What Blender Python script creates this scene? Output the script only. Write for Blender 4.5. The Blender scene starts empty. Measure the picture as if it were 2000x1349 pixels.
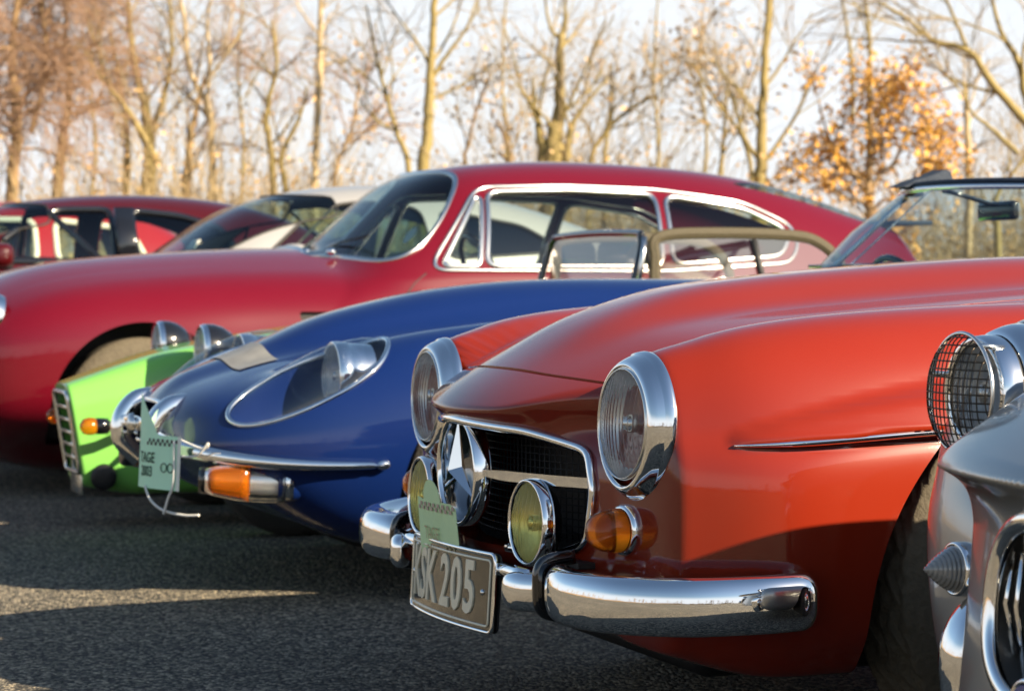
import bpy, bmesh, math, random
import numpy as np
from math import radians as R, pi, sin, cos
sc = bpy.context.scene
COL = sc.collection

# ---------------------------------------------------------------- camera, sky, sun, exposure
F_PX, Y_HOR, CAM_H = 4486.0, 550.0, 0.87
PITCH = math.atan((674.5 - Y_HOR) / F_PX)
cam_d = bpy.data.cameras.new('camera')
cam = bpy.data.objects.new('camera', cam_d); COL.objects.link(cam)
cam.location = (0, 0, CAM_H); cam.rotation_euler = (pi / 2 - PITCH, 0, 0)
cam_d.sensor_width = 36; cam_d.lens = F_PX / 2000 * 36
cam_d.clip_start = 0.05; cam_d.clip_end = 2000
cam_d.dof.use_dof = True; cam_d.dof.focus_distance = 3.75; cam_d.dof.aperture_fstop = 8.0
sc.camera = cam

SUN_DIR = np.array([0.835, -0.55]); SUN_DIR = SUN_DIR / np.linalg.norm(SUN_DIR); SUN_EL = R(26.5)
w = bpy.data.worlds.new('World'); sc.world = w; w.use_nodes = True
nt = w.node_tree; nt.nodes.clear()
out = nt.nodes.new('ShaderNodeOutputWorld'); bg = nt.nodes.new('ShaderNodeBackground')
sky = nt.nodes.new('ShaderNodeTexSky'); sky.sky_type = 'NISHITA'; sky.sun_disc = False
sky.sun_elevation = SUN_EL; sky.sun_rotation = math.atan2(SUN_DIR[0], SUN_DIR[1])
sky.air_density = 1.3; sky.dust_density = 1.0; sky.ozone_density = 2.0
bg.inputs['Strength'].default_value = 0.05
# thin winter haze and cloud low over the horizon, all the way round
tc = nt.nodes.new('ShaderNodeTexCoord'); sep = nt.nodes.new('ShaderNodeSeparateXYZ')
mr = nt.nodes.new('ShaderNodeMapRange'); mr.interpolation_type = 'SMOOTHSTEP'
mr.inputs['From Min'].default_value = 0.09; mr.inputs['From Max'].default_value = 0.30
mr.inputs['To Min'].default_value = 0.96; mr.inputs['To Max'].default_value = 0.0
mp = nt.nodes.new('ShaderNodeMapping'); mp.inputs['Scale'].default_value = (1, 1, 3)
ns = nt.nodes.new('ShaderNodeTexNoise'); ns.inputs['Scale'].default_value = 3.2; ns.inputs['Detail'].default_value = 5
mr2 = nt.nodes.new('ShaderNodeMapRange'); mr2.inputs['From Min'].default_value = 0.3; mr2.inputs['From Max'].default_value = 0.7
mr2.inputs['To Min'].default_value = 0.86; mr2.inputs['To Max'].default_value = 1.0
mul = nt.nodes.new('ShaderNodeMath'); mul.operation = 'MULTIPLY'
mx = nt.nodes.new('ShaderNodeMix'); mx.data_type = 'RGBA'
mx.inputs[7].default_value = (7.1, 7.35, 7.8, 1)
L = nt.links.new
L(tc.outputs['Generated'], sep.inputs[0]); L(sep.outputs['Z'], mr.inputs['Value'])
L(tc.outputs['Generated'], mp.inputs[0]); L(mp.outputs[0], ns.inputs['Vector']); L(ns.outputs['Fac'], mr2.inputs['Value'])
L(mr.outputs[0], mul.inputs[0]); L(mr2.outputs[0], mul.inputs[1]); L(mul.outputs[0], mx.inputs[0])
L(sky.outputs[0], mx.inputs[6]); L(mx.outputs[2], bg.inputs['Color']); L(bg.outputs[0], out.inputs['Surface'])

sun_d = bpy.data.lights.new('sun', 'SUN'); sun_d.energy = 5.0; sun_d.angle = R(0.5); sun_d.color = (1.0, 0.83, 0.60)
sun = bpy.data.objects.new('sun', sun_d); COL.objects.link(sun)
sv = np.array([SUN_DIR[0] * cos(SUN_EL), SUN_DIR[1] * cos(SUN_EL), sin(SUN_EL)])
from mathutils import Vector, Matrix
sun.rotation_euler = Vector(sv).to_track_quat('Z', 'Y').to_euler()
sc.view_settings.view_transform = 'Standard'; sc.view_settings.look = 'None'
sc.view_settings.exposure = 1.55; sc.view_settings.gamma = 1.0; sc.view_settings.use_curve_mapping = False
sc.cycles.max_bounces = 10; sc.cycles.transparent_max_bounces = 24
sc.cycles.caustics_reflective = False; sc.cycles.caustics_refractive = True
sc.cycles.use_denoising = True

# ---------------------------------------------------------------- materials
def mat(name):
    m = bpy.data.materials.new(name); m.use_nodes = True
    return m, m.node_tree, m.node_tree.nodes['Principled BSDF']
def node(t, kind, **kw):
    n = t.nodes.new(kind)
    for k, v in kw.items():
        if k in n.inputs: n.inputs[k].default_value = v
        else: setattr(n, k, v)
    return n
def plain(name, rgb, rough=0.5, metal=0.0, spec=0.5, coat=0.0, bump=0.0, scale=60.0, var=0.0, coord='Object'):
    m, t, b = mat(name)
    b.inputs['Base Color'].default_value = (*rgb, 1); b.inputs['Roughness'].default_value = rough
    b.inputs['Metallic'].default_value = metal; b.inputs['Specular IOR Level'].default_value = spec
    b.inputs['Coat Weight'].default_value = coat; b.inputs['Coat Roughness'].default_value = 0.03
    if bump or var:
        tc = node(t, 'ShaderNodeTexCoord'); n = node(t, 'ShaderNodeTexNoise', Scale=scale, Detail=4.0)
        t.links.new(tc.outputs[coord], n.inputs['Vector'])
        if bump:
            bp = node(t, 'ShaderNodeBump', Strength=bump, Distance=0.01)
            t.links.new(n.outputs['Fac'], bp.inputs['Height']); t.links.new(bp.outputs[0], b.inputs['Normal'])
        if var:
            mxx = node(t, 'ShaderNodeMix', data_type='RGBA')
            mxx.inputs[6].default_value = tuple(c * (1 - var) for c in rgb) + (1,)
            mxx.inputs[7].default_value = tuple(min(1, c * (1 + var)) for c in rgb) + (1,)
            t.links.new(n.outputs['Fac'], mxx.inputs[0]); t.links.new(mxx.outputs[2], b.inputs['Base Color'])
    return m
def paint(name, rgb, metal=0.0, rough=0.35, dust=0.04):
    """gloss car paint: clear coat, faint road dust film and the slight unevenness of polished old panels"""
    m, t, b = mat(name)
    b.inputs['Metallic'].default_value = metal; b.inputs['Roughness'].default_value = rough
    b.inputs['Coat Weight'].default_value = 1.0; b.inputs['Coat Roughness'].default_value = 0.035
    b.inputs['Coat IOR'].default_value = 1.5; b.inputs['Specular IOR Level'].default_value = 0.08
    tc = node(t, 'ShaderNodeTexCoord')
    n1 = node(t, 'ShaderNodeTexNoise', Scale=5.0, Detail=6.0, Roughness=0.65)
    n2 = node(t, 'ShaderNodeTexNoise', Scale=2.6, Detail=1.0)
    n3 = node(t, 'ShaderNodeTexNoise', Scale=420.0, Detail=1.0)
    for n in (n1, n2, n3): t.links.new(tc.outputs['Object'], n.inputs['Vector'])
    mxx = node(t, 'ShaderNodeMix', data_type='RGBA')
    mxx.inputs[6].default_value = (*rgb, 1)
    mxx.inputs[7].default_value = tuple(c * (1 - dust) + 0.35 * dust for c in rgb) + (1,)
    t.links.new(n1.outputs['Fac'], mxx.inputs[0]); t.links.new(mxx.outputs[2], b.inputs['Base Color'])
    r = node(t, 'ShaderNodeMapRange'); r.inputs['From Min'].default_value = 0.35; r.inputs['From Max'].default_value = 0.75
    r.inputs['To Min'].default_value = 0.01; r.inputs['To Max'].default_value = 0.06
    t.links.new(n1.outputs['Fac'], r.inputs['Value']); t.links.new(r.outputs[0], b.inputs['Coat Roughness'])
    b1 = node(t, 'ShaderNodeBump', Strength=0.10, Distance=0.02); b2 = node(t, 'ShaderNodeBump', Strength=0.02, Distance=0.002)
    t.links.new(n2.outputs['Fac'], b1.inputs['Height']); t.links.new(n3.outputs['Fac'], b2.inputs['Height'])
    t.links.new(b1.outputs[0], b2.inputs['Normal']); t.links.new(b2.outputs[0], b.inputs['Coat Normal'])
    return m
def pane(name, tint=(0.85, 0.93, 0.9), ior=1.5, rough=0.0, extra=0.0):
    m, t, b = mat(name); t.nodes.remove(b)
    o = t.nodes['Material Output']; tr = node(t, 'ShaderNodeBsdfTransparent'); tr.inputs[0].default_value = (*tint, 1)
    g = node(t, 'ShaderNodeBsdfGlossy', Roughness=rough); mxs = node(t, 'ShaderNodeMixShader')
    # two-sided Fresnel of a thin sheet
    ge = node(t, 'ShaderNodeNewGeometry'); dt = node(t, 'ShaderNodeVectorMath', operation='DOT_PRODUCT')
    t.links.new(ge.outputs['Normal'], dt.inputs[0]); t.links.new(ge.outputs['Incoming'], dt.inputs[1])
    ab = node(t, 'ShaderNodeMath', operation='ABSOLUTE'); su = node(t, 'ShaderNodeMath', operation='SUBTRACT'); su.inputs[0].default_value = 1.0
    po = node(t, 'ShaderNodeMath', operation='POWER'); po.inputs[1].default_value = 5.0
    f0 = ((ior - 1) / (ior + 1)) ** 2 * 1.8 + extra
    ma = node(t, 'ShaderNodeMath', operation='MULTIPLY_ADD'); ma.inputs[1].default_value = 1 - f0; ma.inputs[2].default_value = f0; ma.use_clamp = True
    t.links.new(dt.outputs['Value'], ab.inputs[0]); t.links.new(ab.outputs[0], su.inputs[1]); t.links.new(su.outputs[0], po.inputs[0])
    t.links.new(po.outputs[0], ma.inputs[0]); t.links.new(ma.outputs[0], mxs.inputs[0])
    t.links.new(tr.outputs[0], mxs.inputs[1]); t.links.new(g.outputs[0], mxs.inputs[2]); t.links.new(mxs.outputs[0], o.inputs['Surface'])
    return m
def lens(name, rgb, rough=0.08, ior=1.35, trans=1.0):
    m, t, b = mat(name)
    b.inputs['Base Color'].default_value = (*rgb, 1); b.inputs['Roughness'].default_value = rough
    b.inputs['Transmission Weight'].default_value = trans; b.inputs['IOR'].default_value = ior
    return m
M = {}
M['red'] = paint('signal red paint', (0.195, 0.0135, 0.0025), dust=0.012)
M['blue'] = paint('dark blue paint', (0.002, 0.013, 0.085), dust=0.008)
M['crimson'] = paint('crimson paint', (0.105, 0.0008, 0.0075), dust=0.008)
M['green'] = paint('bright green paint', (0.17, 0.47, 0.085), rough=0.45)
M['silver'] = paint('silver paint', (0.36, 0.355, 0.34), metal=0.75, rough=0.38)
M['grey'] = paint('pale silver paint', (0.50, 0.495, 0.48), metal=0.5, rough=0.4)
M['maroon'] = paint('dark red paint', (0.045, 0.0015, 0.0025), dust=0.008)
M['scarlet'] = paint('scarlet paint', (0.28, 0.006, 0.009))
M['chrome'] = plain('chrome', (0.86, 0.87, 0.88), rough=0.03, metal=1.0, bump=0.015, scale=9)
M['satin'] = plain('satin bright metal', (0.72, 0.72, 0.70), rough=0.22, metal=1.0)
M['reflector'] = plain('lamp reflector', (0.90, 0.90, 0.88), rough=0.3, metal=0.65, bump=0.03, scale=25)
M['black'] = plain('black', (0.008, 0.008, 0.009), rough=0.5, bump=0.1)
M['gloss_black'] = plain('gloss black', (0.006, 0.006, 0.007), rough=0.12, coat=1.0)
M['rubber'] = plain('rubber seal', (0.012, 0.012, 0.013), rough=0.6)
M['tyre'] = plain('tyre rubber', (0.040, 0.037, 0.033), rough=0.75, bump=0.35, scale=90, var=0.3)
M['dusty_tyre'] = plain('dusty tyre rubber', (0.085, 0.070, 0.046), rough=0.85, bump=0.4, scale=70, var=0.35)
M['trim'] = plain('dark cabin trim', (0.018, 0.016, 0.015), rough=0.7, bump=0.2, scale=80)
M['tan_cloth'] = plain('tan vinyl cloth', (0.045, 0.036, 0.015), rough=0.7, bump=0.3, scale=140, var=0.2)
M['blue_cloth'] = plain('dark blue hood cloth', (0.010, 0.022, 0.045), rough=0.75, bump=0.4, scale=60)
M['pane'] = pane('window glass')
M['screen'] = pane('windscreen glass', (0.62, 0.74, 0.74), ior=1.5, extra=0.02)
M['green_pane'] = pane('tinted window glass', (0.66, 0.82, 0.76), ior=1.5, extra=0.03)
M['vinyl'] = pane('clear vinyl window', (0.80, 0.76, 0.74), ior=1.5, rough=0.04, extra=0.14)
M['cover'] = pane('lamp cover glass', (0.93, 0.96, 0.98), ior=1.5, extra=0.03)
M['lens'] = lens('fluted lamp glass', (0.96, 0.97, 0.97), 0.03, 1.33, 0.95)
M['yellow_lens'] = lens('yellow fluted lamp glass', (0.93, 0.83, 0.25), 0.08, 1.33, 0.90)
M['amber'] = lens('amber lens', (0.95, 0.24, 0.010), 0.15, 1.4, 0.82)
M['clear'] = lens('clear lens', (0.9, 0.9, 0.88), 0.08, 1.3)
M['smoke'] = plain('clear grey lens', (0.30, 0.30, 0.29), rough=0.12, coat=1.0)
M['letter'] = plain('pressed pale letters', (0.80, 0.73, 0.55), rough=0.35, coat=0.4, var=0.12, scale=40)
M['plate'] = plain('worn black plate with painted reflection', (0.030, 0.021, 0.009), rough=0.05, spec=1.0, coat=1.0, bump=0.02, scale=12)  # brown in the base colour imitates sunlit ground mirrored in the plate
M['paper'] = plain('pale green card', (0.60, 0.80, 0.46), rough=0.7, var=0.06, scale=20)
M['paper2'] = plain('mint green card', (0.52, 0.86, 0.62), rough=0.6, var=0.06, scale=20)
M['card_white'] = plain('white card print', (0.75, 0.78, 0.70), rough=0.7)
M['print'] = plain('dark green print', (0.02, 0.07, 0.035), rough=0.7)
M['print_tan'] = plain('faded tan print', (0.45, 0.38, 0.20), rough=0.7)
M['string'] = plain('white cord', (0.72, 0.72, 0.68), rough=0.6)
M['sticker'] = plain('silver grey sticker', (0.20, 0.20, 0.19), rough=0.4, var=0.35, scale=22)
M['mesh'] = plain('dark guard wire', (0.06, 0.05, 0.04), rough=0.3, metal=1.0)
M['seat'] = plain('black leather', (0.02, 0.018, 0.016), rough=0.5, bump=0.2, scale=40)
M['cream'] = plain('cream paint', (0.62, 0.58, 0.48), rough=0.4)

# ---------------------------------------------------------------- objects
def tag(o, label=None, cat=None, group=None, kind=None):
    if label: o['label'] = label
    if cat: o['category'] = cat
    if group: o['group'] = group
    if kind: o['kind'] = kind
    return o
def mk(name, V, F, m, parent=None, smooth=True, world=False):
    """one mesh object; V in (rearwards, towards the photographer's side, up) of its car unless world"""
    V = np.asarray(V, float).reshape(-1, 3)
    used = np.zeros(len(V), bool)
    for f in F: used[list(f)] = True
    idx = np.cumsum(used) - 1
    V = V[used].copy()
    if world: F = [tuple(int(idx[i]) for i in f) for f in F]
    else:
        V[:, 1] *= -1; F = [tuple(int(idx[i]) for i in reversed(f)) for f in F]
    me = bpy.data.meshes.new(name); me.from_pydata(V.tolist(), [], F); me.validate(); me.update()
    if smooth: me.polygons.foreach_set('use_smooth', [True] * len(me.polygons))
    if m is not None: me.materials.append(m)
    o = bpy.data.objects.new(name, me); COL.objects.link(o)
    if parent is not None: o.parent = parent
    return o
def empty(name, loc, rz, label, cat, group=None):
    o = bpy.data.objects.new(name, None); COL.objects.link(o); o.location = loc; o.rotation_euler = (0, 0, rz)
    o.empty_display_size = 0.2
    return tag(o, label, cat, group)
class MB:
    """collects shapes for one mesh"""
    def __init__(s): s.V = []; s.F = []
    def add(s, V, F):
        n = len(s.V); s.V += [tuple(v) for v in V]; s.F += [tuple(i + n for i in f) for f in F]; return s
    def obj(s, name, m, parent=None, smooth=True, world=False): return mk(name, s.V, s.F, m, parent, smooth, world)
class Edges(MB):
    """panel edges: one object for each opening"""
    def __init__(s): super().__init__(); s.parts = []
    def obj(s, name, m, parent=None, smooth=True):
        for p in s.parts: mk(name, p.V, p.F, m, parent, smooth)
def nrm(v): v = np.asarray(v, float); return v / (np.linalg.norm(v) + 1e-12)
def frames(P, closed, up=(0, 0, 1)):
    P = np.asarray(P, float)
    if closed: T = np.roll(P, -1, 0) - np.roll(P, 1, 0)
    else: T = np.gradient(P, axis=0)
    T /= np.linalg.norm(T, axis=1)[:, None] + 1e-12
    U = np.asarray(up, float); A = np.cross(T, U); bad = np.linalg.norm(A, axis=1) < 1e-3
    A[bad] = np.cross(T[bad], np.array([1.0, 0.1, 0])); A /= np.linalg.norm(A, axis=1)[:, None]
    return T, A, np.cross(A, T)
def sweep(P, sec, closed=False, up=(0, 0, 1), scale=None, cap=True):
    """section points (across, up) carried along the path P"""
    P = np.asarray(P, float); T, A, B = frames(P, closed, up); n = len(P); k = len(sec)
    V = []
    for i in range(n):
        s = 1.0 if scale is None else scale[i]
        s = (s, s) if np.isscalar(s) else s
        for a, b in sec: V.append(P[i] + A[i] * a * s[0] + B[i] * b * s[1])
    F = []
    for i in range(n if closed else n - 1):
        j = (i + 1) % n
        for q in range(k):
            r = (q + 1) % k; F.append((i * k + q, i * k + r, j * k + r, j * k + q))
    if cap and not closed:
        F.append(tuple(range(k - 1, -1, -1))); F.append(tuple(range((n - 1) * k, n * k)))
    return V, F
def circ(r, n=10, r2=None, p=2.0):
    r2 = r if r2 is None else r2; o = []
    for i in range(n):
        t = 2 * pi * i / n; c, s = cos(t), sin(t)
        o.append((math.copysign(abs(c) ** (2 / p), c) * r, math.copysign(abs(s) ** (2 / p), s) * r2))
    return o
def tube(P, r, n=10, closed=False, up=(0, 0, 1), scale=None): return sweep(P, circ(r, n), closed, up, scale)
def spline(P, n, closed=False):
    """Catmull-Rom through the points"""
    P = np.asarray(P, float); m = len(P); o = []
    segs = m if closed else m - 1
    for i in range(segs):
        if closed: a, b, c, d = P[(i - 1) % m], P[i], P[(i + 1) % m], P[(i + 2) % m]
        else: a, b, c, d = P[max(i - 1, 0)], P[i], P[i + 1], P[min(i + 2, m - 1)]
        for q in range(n):
            t = q / n
            o.append(0.5 * ((2 * b) + (-a + c) * t + (2 * a - 5 * b + 4 * c - d) * t * t + (-a + 3 * b - 3 * c + d) * t ** 3))
    if not closed: o.append(P[-1])
    return np.array(o)
def lathe(prof, c, axis, n=48, up=(0, 0, 1), sx=1.0, sy=1.0, rib=None):
    """profile (radius, along axis) turned about axis at c"""
    ax = nrm(axis); a = nrm(np.cross(up, ax)); b = np.cross(ax, a); V = []; F = []; c = np.asarray(c, float)
    for r, h in prof:
        for i in range(n):
            t = 2 * pi * i / n; x, y = r * cos(t), r * sin(t)
            hh = h + (rib(x, y, r) if rib else 0)
            V.append(c + a * x * sx + b * y * sy + ax * hh)
    for k in range(len(prof) - 1):
        for i in range(n):
            j = (i + 1) % n; F.append((k * n + i, k * n + j, (k + 1) * n + j, (k + 1) * n + i))
    if prof[0][0] < 1e-6: pass
    return V, F
def rbox(c, h, r=0.01, seg=2, rot=None):
    """bevelled box: centre, half sizes"""
    bm = bmesh.new(); bmesh.ops.create_cube(bm, size=2)
    for v in bm.verts: v.co = Vector((v.co.x * h[0], v.co.y * h[1], v.co.z * h[2]))
    if r > 0: bmesh.ops.bevel(bm, geom=bm.edges[:], offset=min(r, min(h) * 0.95), segments=seg, affect='EDGES', profile=0.5)
    V = [np.array(v.co) for v in bm.verts]; bm.verts.index_update()
    F = [tuple(v.index for v in f.verts) for f in bm.faces]; bm.free()
    if rot is not None: V = [np.array(rot @ Vector(v)) for v in V]
    return [v + np.asarray(c, float) for v in V], F
def ellipsoid(c, h, nu=24, nv=14, p=2.0):
    V = []; F = []
    for j in range(nv + 1):
        t = -pi / 2 + pi * j / nv
        for i in range(nu):
            s = 2 * pi * i / nu; q = lambda x: math.copysign(abs(x) ** (2 / p), x)
            V.append((c[0] + h[0] * q(cos(t)) * q(cos(s)), c[1] + h[1] * q(cos(t)) * q(sin(s)), c[2] + h[2] * q(sin(t))))
    for j in range(nv):
        for i in range(nu):
            k = (i + 1) % nu; F.append((j * nu + i, j * nu + k, (j + 1) * nu + k, (j + 1) * nu + i))
    return V, F
def slab(poly, d, t0, t1, bend=None):
    """flat outline (points in 3D) thickened along d from t0 to t1"""
    d = np.asarray(d, float); n = len(poly); P = np.asarray(poly, float)
    V = list(P + d * t0) + list(P + d * t1)
    F = [tuple(range(n - 1, -1, -1)), tuple(range(n, 2 * n))] + [(i, (i + 1) % n, n + (i + 1) % n, n + i) for i in range(n)]
    return V, F

# ---------------------------------------------------------------- sheet-metal surfaces
def cub(xs, ys):
    """smooth profile curve (natural cubic) with straight run-outs"""
    xs = np.asarray(xs, float); ys = np.asarray(ys, float); n = len(xs); h = np.diff(xs)
    A = np.zeros((n, n)); r = np.zeros(n); A[0, 0] = A[-1, -1] = 1
    for i in range(1, n - 1):
        A[i, i - 1] = h[i - 1]; A[i, i] = 2 * (h[i - 1] + h[i]); A[i, i + 1] = h[i]
        r[i] = 6 * ((ys[i + 1] - ys[i]) / h[i] - (ys[i] - ys[i - 1]) / h[i - 1])
    m = np.linalg.solve(A, r)
    def f(x):
        x = np.asarray(x, float); xc = np.clip(x, xs[0], xs[-1]); i = np.clip(np.searchsorted(xs, xc) - 1, 0, n - 2)
        a = xs[i + 1] - xc; b = xc - xs[i]; hh = h[i]
        return (m[i] * a ** 3 + m[i + 1] * b ** 3) / (6 * hh) + (ys[i] / hh - m[i] * hh / 6) * a + (ys[i + 1] / hh - m[i + 1] * hh / 6) * b
    return f
def pw(x, p): return np.abs(x) ** p
def smin(a, b, k): h = np.clip(0.5 + 0.5 * (b - a) / k, 0, 1); return b * (1 - h) + a * h - k * h * (1 - h)
def smax(a, b, k): return -smin(-a, -b, k)
def sstep(a, b, x): t = np.clip((x - a) / (b - a), 0, 1); return t * t * (3 - 2 * t)
def shell(Fn, lf, lr, zc, nphi=320, ncap=90, nmid=120, rcap=50, rmax=2.6, zr=None):
    """skin of the solid Fn<0, shot outwards from a spine that runs from lf to lr at height zc"""
    zr = zc if zr is None else zr
    ph = np.linspace(0, 2 * pi, nphi, endpoint=False)
    rows = []
    for a in np.linspace(pi / 2, 0, ncap + 1)[:-1]: rows.append((lf, zc, -sin(a), cos(a)))
    for q in np.linspace(0, 1, nmid + 1): rows.append((lf + (lr - lf) * q, zc + (zr - zc) * q, 0, 1))
    for a in np.linspace(0, pi / 2, rcap + 1)[1:]: rows.append((lr, zr, sin(a), cos(a)))
    rows = np.array(rows); n = len(rows)
    O = np.zeros((n, nphi, 3)); D = np.zeros((n, nphi, 3))
    O[..., 0] = rows[:, None, 0]; O[..., 2] = rows[:, None, 1]
    D[..., 0] = rows[:, None, 2]; D[..., 1] = rows[:, None, 3] * np.cos(ph); D[..., 2] = rows[:, None, 3] * np.sin(ph)
    O = O.reshape(-1, 3); D = D.reshape(-1, 3)
    ts = np.linspace(0, rmax, 70); lo = np.zeros(len(O)); hi = np.full(len(O), rmax); found = np.zeros(len(O), bool)
    for i in range(1, len(ts)):
        P = O + D * ts[i]; v = Fn(P[:, 0], P[:, 1], P[:, 2]); new = (v > 0) & ~found
        hi[new] = ts[i]; lo[new] = ts[i - 1]; found |= new
    for _ in range(26):
        md = 0.5 * (lo + hi); P = O + D * md[:, None]; v = Fn(P[:, 0], P[:, 1], P[:, 2]); pos = v > 0
        hi = np.where(pos, md, hi); lo = np.where(pos, lo, md)
    V = O + D * hi[:, None]; F = []
    for i in range(n - 1):
        b0, b1 = i * nphi, (i + 1) * nphi
        for j in range(nphi):
            k = (j + 1) % nphi; F.append((b0 + j, b0 + k, b1 + k, b1 + j))
    V = V.copy()
    V[:nphi] = V[:nphi].mean(0); V[-nphi:] = V[-nphi:].mean(0)
    # single pole vertices
    F2 = []
    for f in F:
        g = []
        for i in f:
            if i < nphi: i = 0
            elif i >= (n - 1) * nphi: i = (n - 1) * nphi
            if i not in g: g.append(i)
        if len(g) > 2: F2.append(tuple(g))
    return V, F2
def split(V, F, f):
    """cut the skin along f=0: returns V, faces with f>0, faces with f<0, the cut loops"""
    V = np.array(V, float); f = np.array(f, float); neg = f < 0
    n0 = len(V); newv = []; ed = {}; moved = set(); cross = []; Fo = []; Fi = []
    for q in F:
        s = sum(1 for i in q if neg[i])
        if s == 0: Fo.append(q)
        elif s == len(q): Fi.append(q)
        else: cross.append(q)
    for q in cross:
        for a, b in zip(q, q[1:] + q[:1]):
            if f[a] * f[b] < 0:
                t = f[a] / (f[a] - f[b])
                if t < 0.22 and a not in moved: V[a] += (V[b] - V[a]) * t; f[a] = 0; moved.add(a)
                elif t > 0.78 and b not in moved: V[b] += (V[a] - V[b]) * (1 - t); f[b] = 0; moved.add(b)
    def cut(a, b):
        k = (a, b) if a < b else (b, a)
        if k not in ed:
            t = f[a] / (f[a] - f[b]); ed[k] = n0 + len(newv); newv.append(V[a] + (V[b] - V[a]) * t)
        return ed[k]
    touch = []
    if moved:
        Fo2 = []
        for q in Fo: (touch if any(i in moved for i in q) else Fo2).append(q)
        Fo = Fo2; Fi2 = []
        for q in Fi: (touch if any(i in moved for i in q) else Fi2).append(q)
        Fi = Fi2
    for q in cross + touch:
        po = []; pi_ = []
        for a, b in zip(q, q[1:] + q[:1]):
            if f[a] >= 0: po.append(a)
            if f[a] <= 0: pi_.append(a)
            if f[a] * f[b] < 0: c = cut(a, b); po.append(c); pi_.append(c)
        pos = any(f[i] > 0 for i in q); ng = any(f[i] < 0 for i in q)
        if pos and len(po) > 2: Fo.append(tuple(po))
        if ng and len(pi_) > 2: Fi.append(tuple(pi_))
        if not pos and not ng: Fo.append(q)
    if newv: V = np.vstack([V, np.array(newv)])
    def edges(FF):
        s = set()
        for q in FF:
            for a, b in zip(q, q[1:] + q[:1]): s.add((a, b) if a < b else (b, a))
        return s
    bset = set(ed.values()) | moved
    near = lambda FF: [q for q in FF if sum(1 for i in q if i in bset) >= 2]
    be = edges(near(Fi)) & edges(near(Fo)); be = [e for e in be if e[0] in bset and e[1] in bset]
    adj = {}
    for a, b in be: adj.setdefault(a, []).append(b); adj.setdefault(b, []).append(a)
    loops = []; seen = set()
    for s in list(adj):
        if s in seen: continue
        lp = [s]; seen.add(s); cur = s
        while True:
            nx = [x for x in adj[cur] if x not in seen]
            if not nx: break
            cur = nx[0]; seen.add(cur); lp.append(cur)
        if len(lp) > 6: loops.append(lp)
    return V, Fo, Fi, loops
def resample(P, n, closed=True):
    P = np.asarray(P, float); Q = np.vstack([P, P[:1]]) if closed else P
    d = np.r_[0, np.cumsum(np.linalg.norm(np.diff(Q, axis=0), axis=1))]
    t = np.linspace(0, d[-1], n + 1)[:-1] if closed else np.linspace(0, d[-1], n)
    return np.stack([np.interp(t, d, Q[:, i]) for i in range(3)], 1)
def smooth_loop(P, it=3, closed=True):
    for _ in range(it):
        if closed: P = (np.roll(P, 1, 0) + 2 * P + np.roll(P, -1, 0)) / 4
        else: P = np.vstack([P[:1], (P[:-2] + 2 * P[1:-1] + P[2:]) / 4, P[-1:]])
    return P
def lip(mb, V, lp, d, zmin=-9):
    """turn the cut edge inwards by d so that the panel has a thickness"""
    P = V[lp]; D = d(P) if callable(d) else np.asarray(d, float); n = len(lp)
    Q = list(P) + list(P + D)
    if isinstance(mb, Edges): mb.parts.append(MB()); mb = mb.parts[-1]
    mb.add(Q, [(i, (i + 1) % n, n + (i + 1) % n, n + i) for i in range(n) if min(P[i][2], P[(i + 1) % n][2]) > zmin])
def sdpoly(x, y, poly, r=0.0):
    """distance to an outline with rounded corners (negative inside)"""
    p = np.asarray(poly, float); n = len(p); d = np.full(x.shape, 1e9); s = np.ones(x.shape)
    for i in range(n):
        j = (i - 1) % n; ex, ey = p[j] - p[i]; wx, wy = x - p[i, 0], y - p[i, 1]
        t = np.clip((wx * ex + wy * ey) / (ex * ex + ey * ey), 0, 1)
        d = np.minimum(d, (wx - ex * t) ** 2 + (wy - ey * t) ** 2)
        c1 = y >= p[i, 1]; c2 = y < p[j, 1]; c3 = ex * wy > ey * wx
        fl = (c1 & c2 & c3) | (~c1 & ~c2 & ~c3); s = np.where(fl, -s, s)
    return s * np.sqrt(d) - r
def text_mesh(body, size, sx=1.0, extrude=0.002, offset=0.0):
    cu = bpy.data.curves.new('text', 'FONT'); cu.body = body; cu.size = size; cu.extrude = extrude; cu.offset = offset
    cu.align_x = 'CENTER'; cu.align_y = 'CENTER'; cu.resolution_u = 3
    o = bpy.data.objects.new('text', cu); COL.objects.link(o)
    bpy.context.view_layer.update()
    me = bpy.data.meshes.new_from_object(o.evaluated_get(bpy.context.evaluated_depsgraph_get()))
    V = [np.array(v.co) * (sx, 1, 1) for v in me.vertices]; F = [tuple(p.vertices) for p in me.polygons]
    bpy.data.objects.remove(o); bpy.data.curves.remove(cu); bpy.data.meshes.remove(me)
    return V, F
def place_text(V, c, ex, ey, ez):
    c = np.asarray(c, float); ex, ey, ez = (np.asarray(q, float) for q in (ex, ey, ez))
    return [c + ex * v[0] + ey * v[1] + ez * v[2] for v in V]

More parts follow.
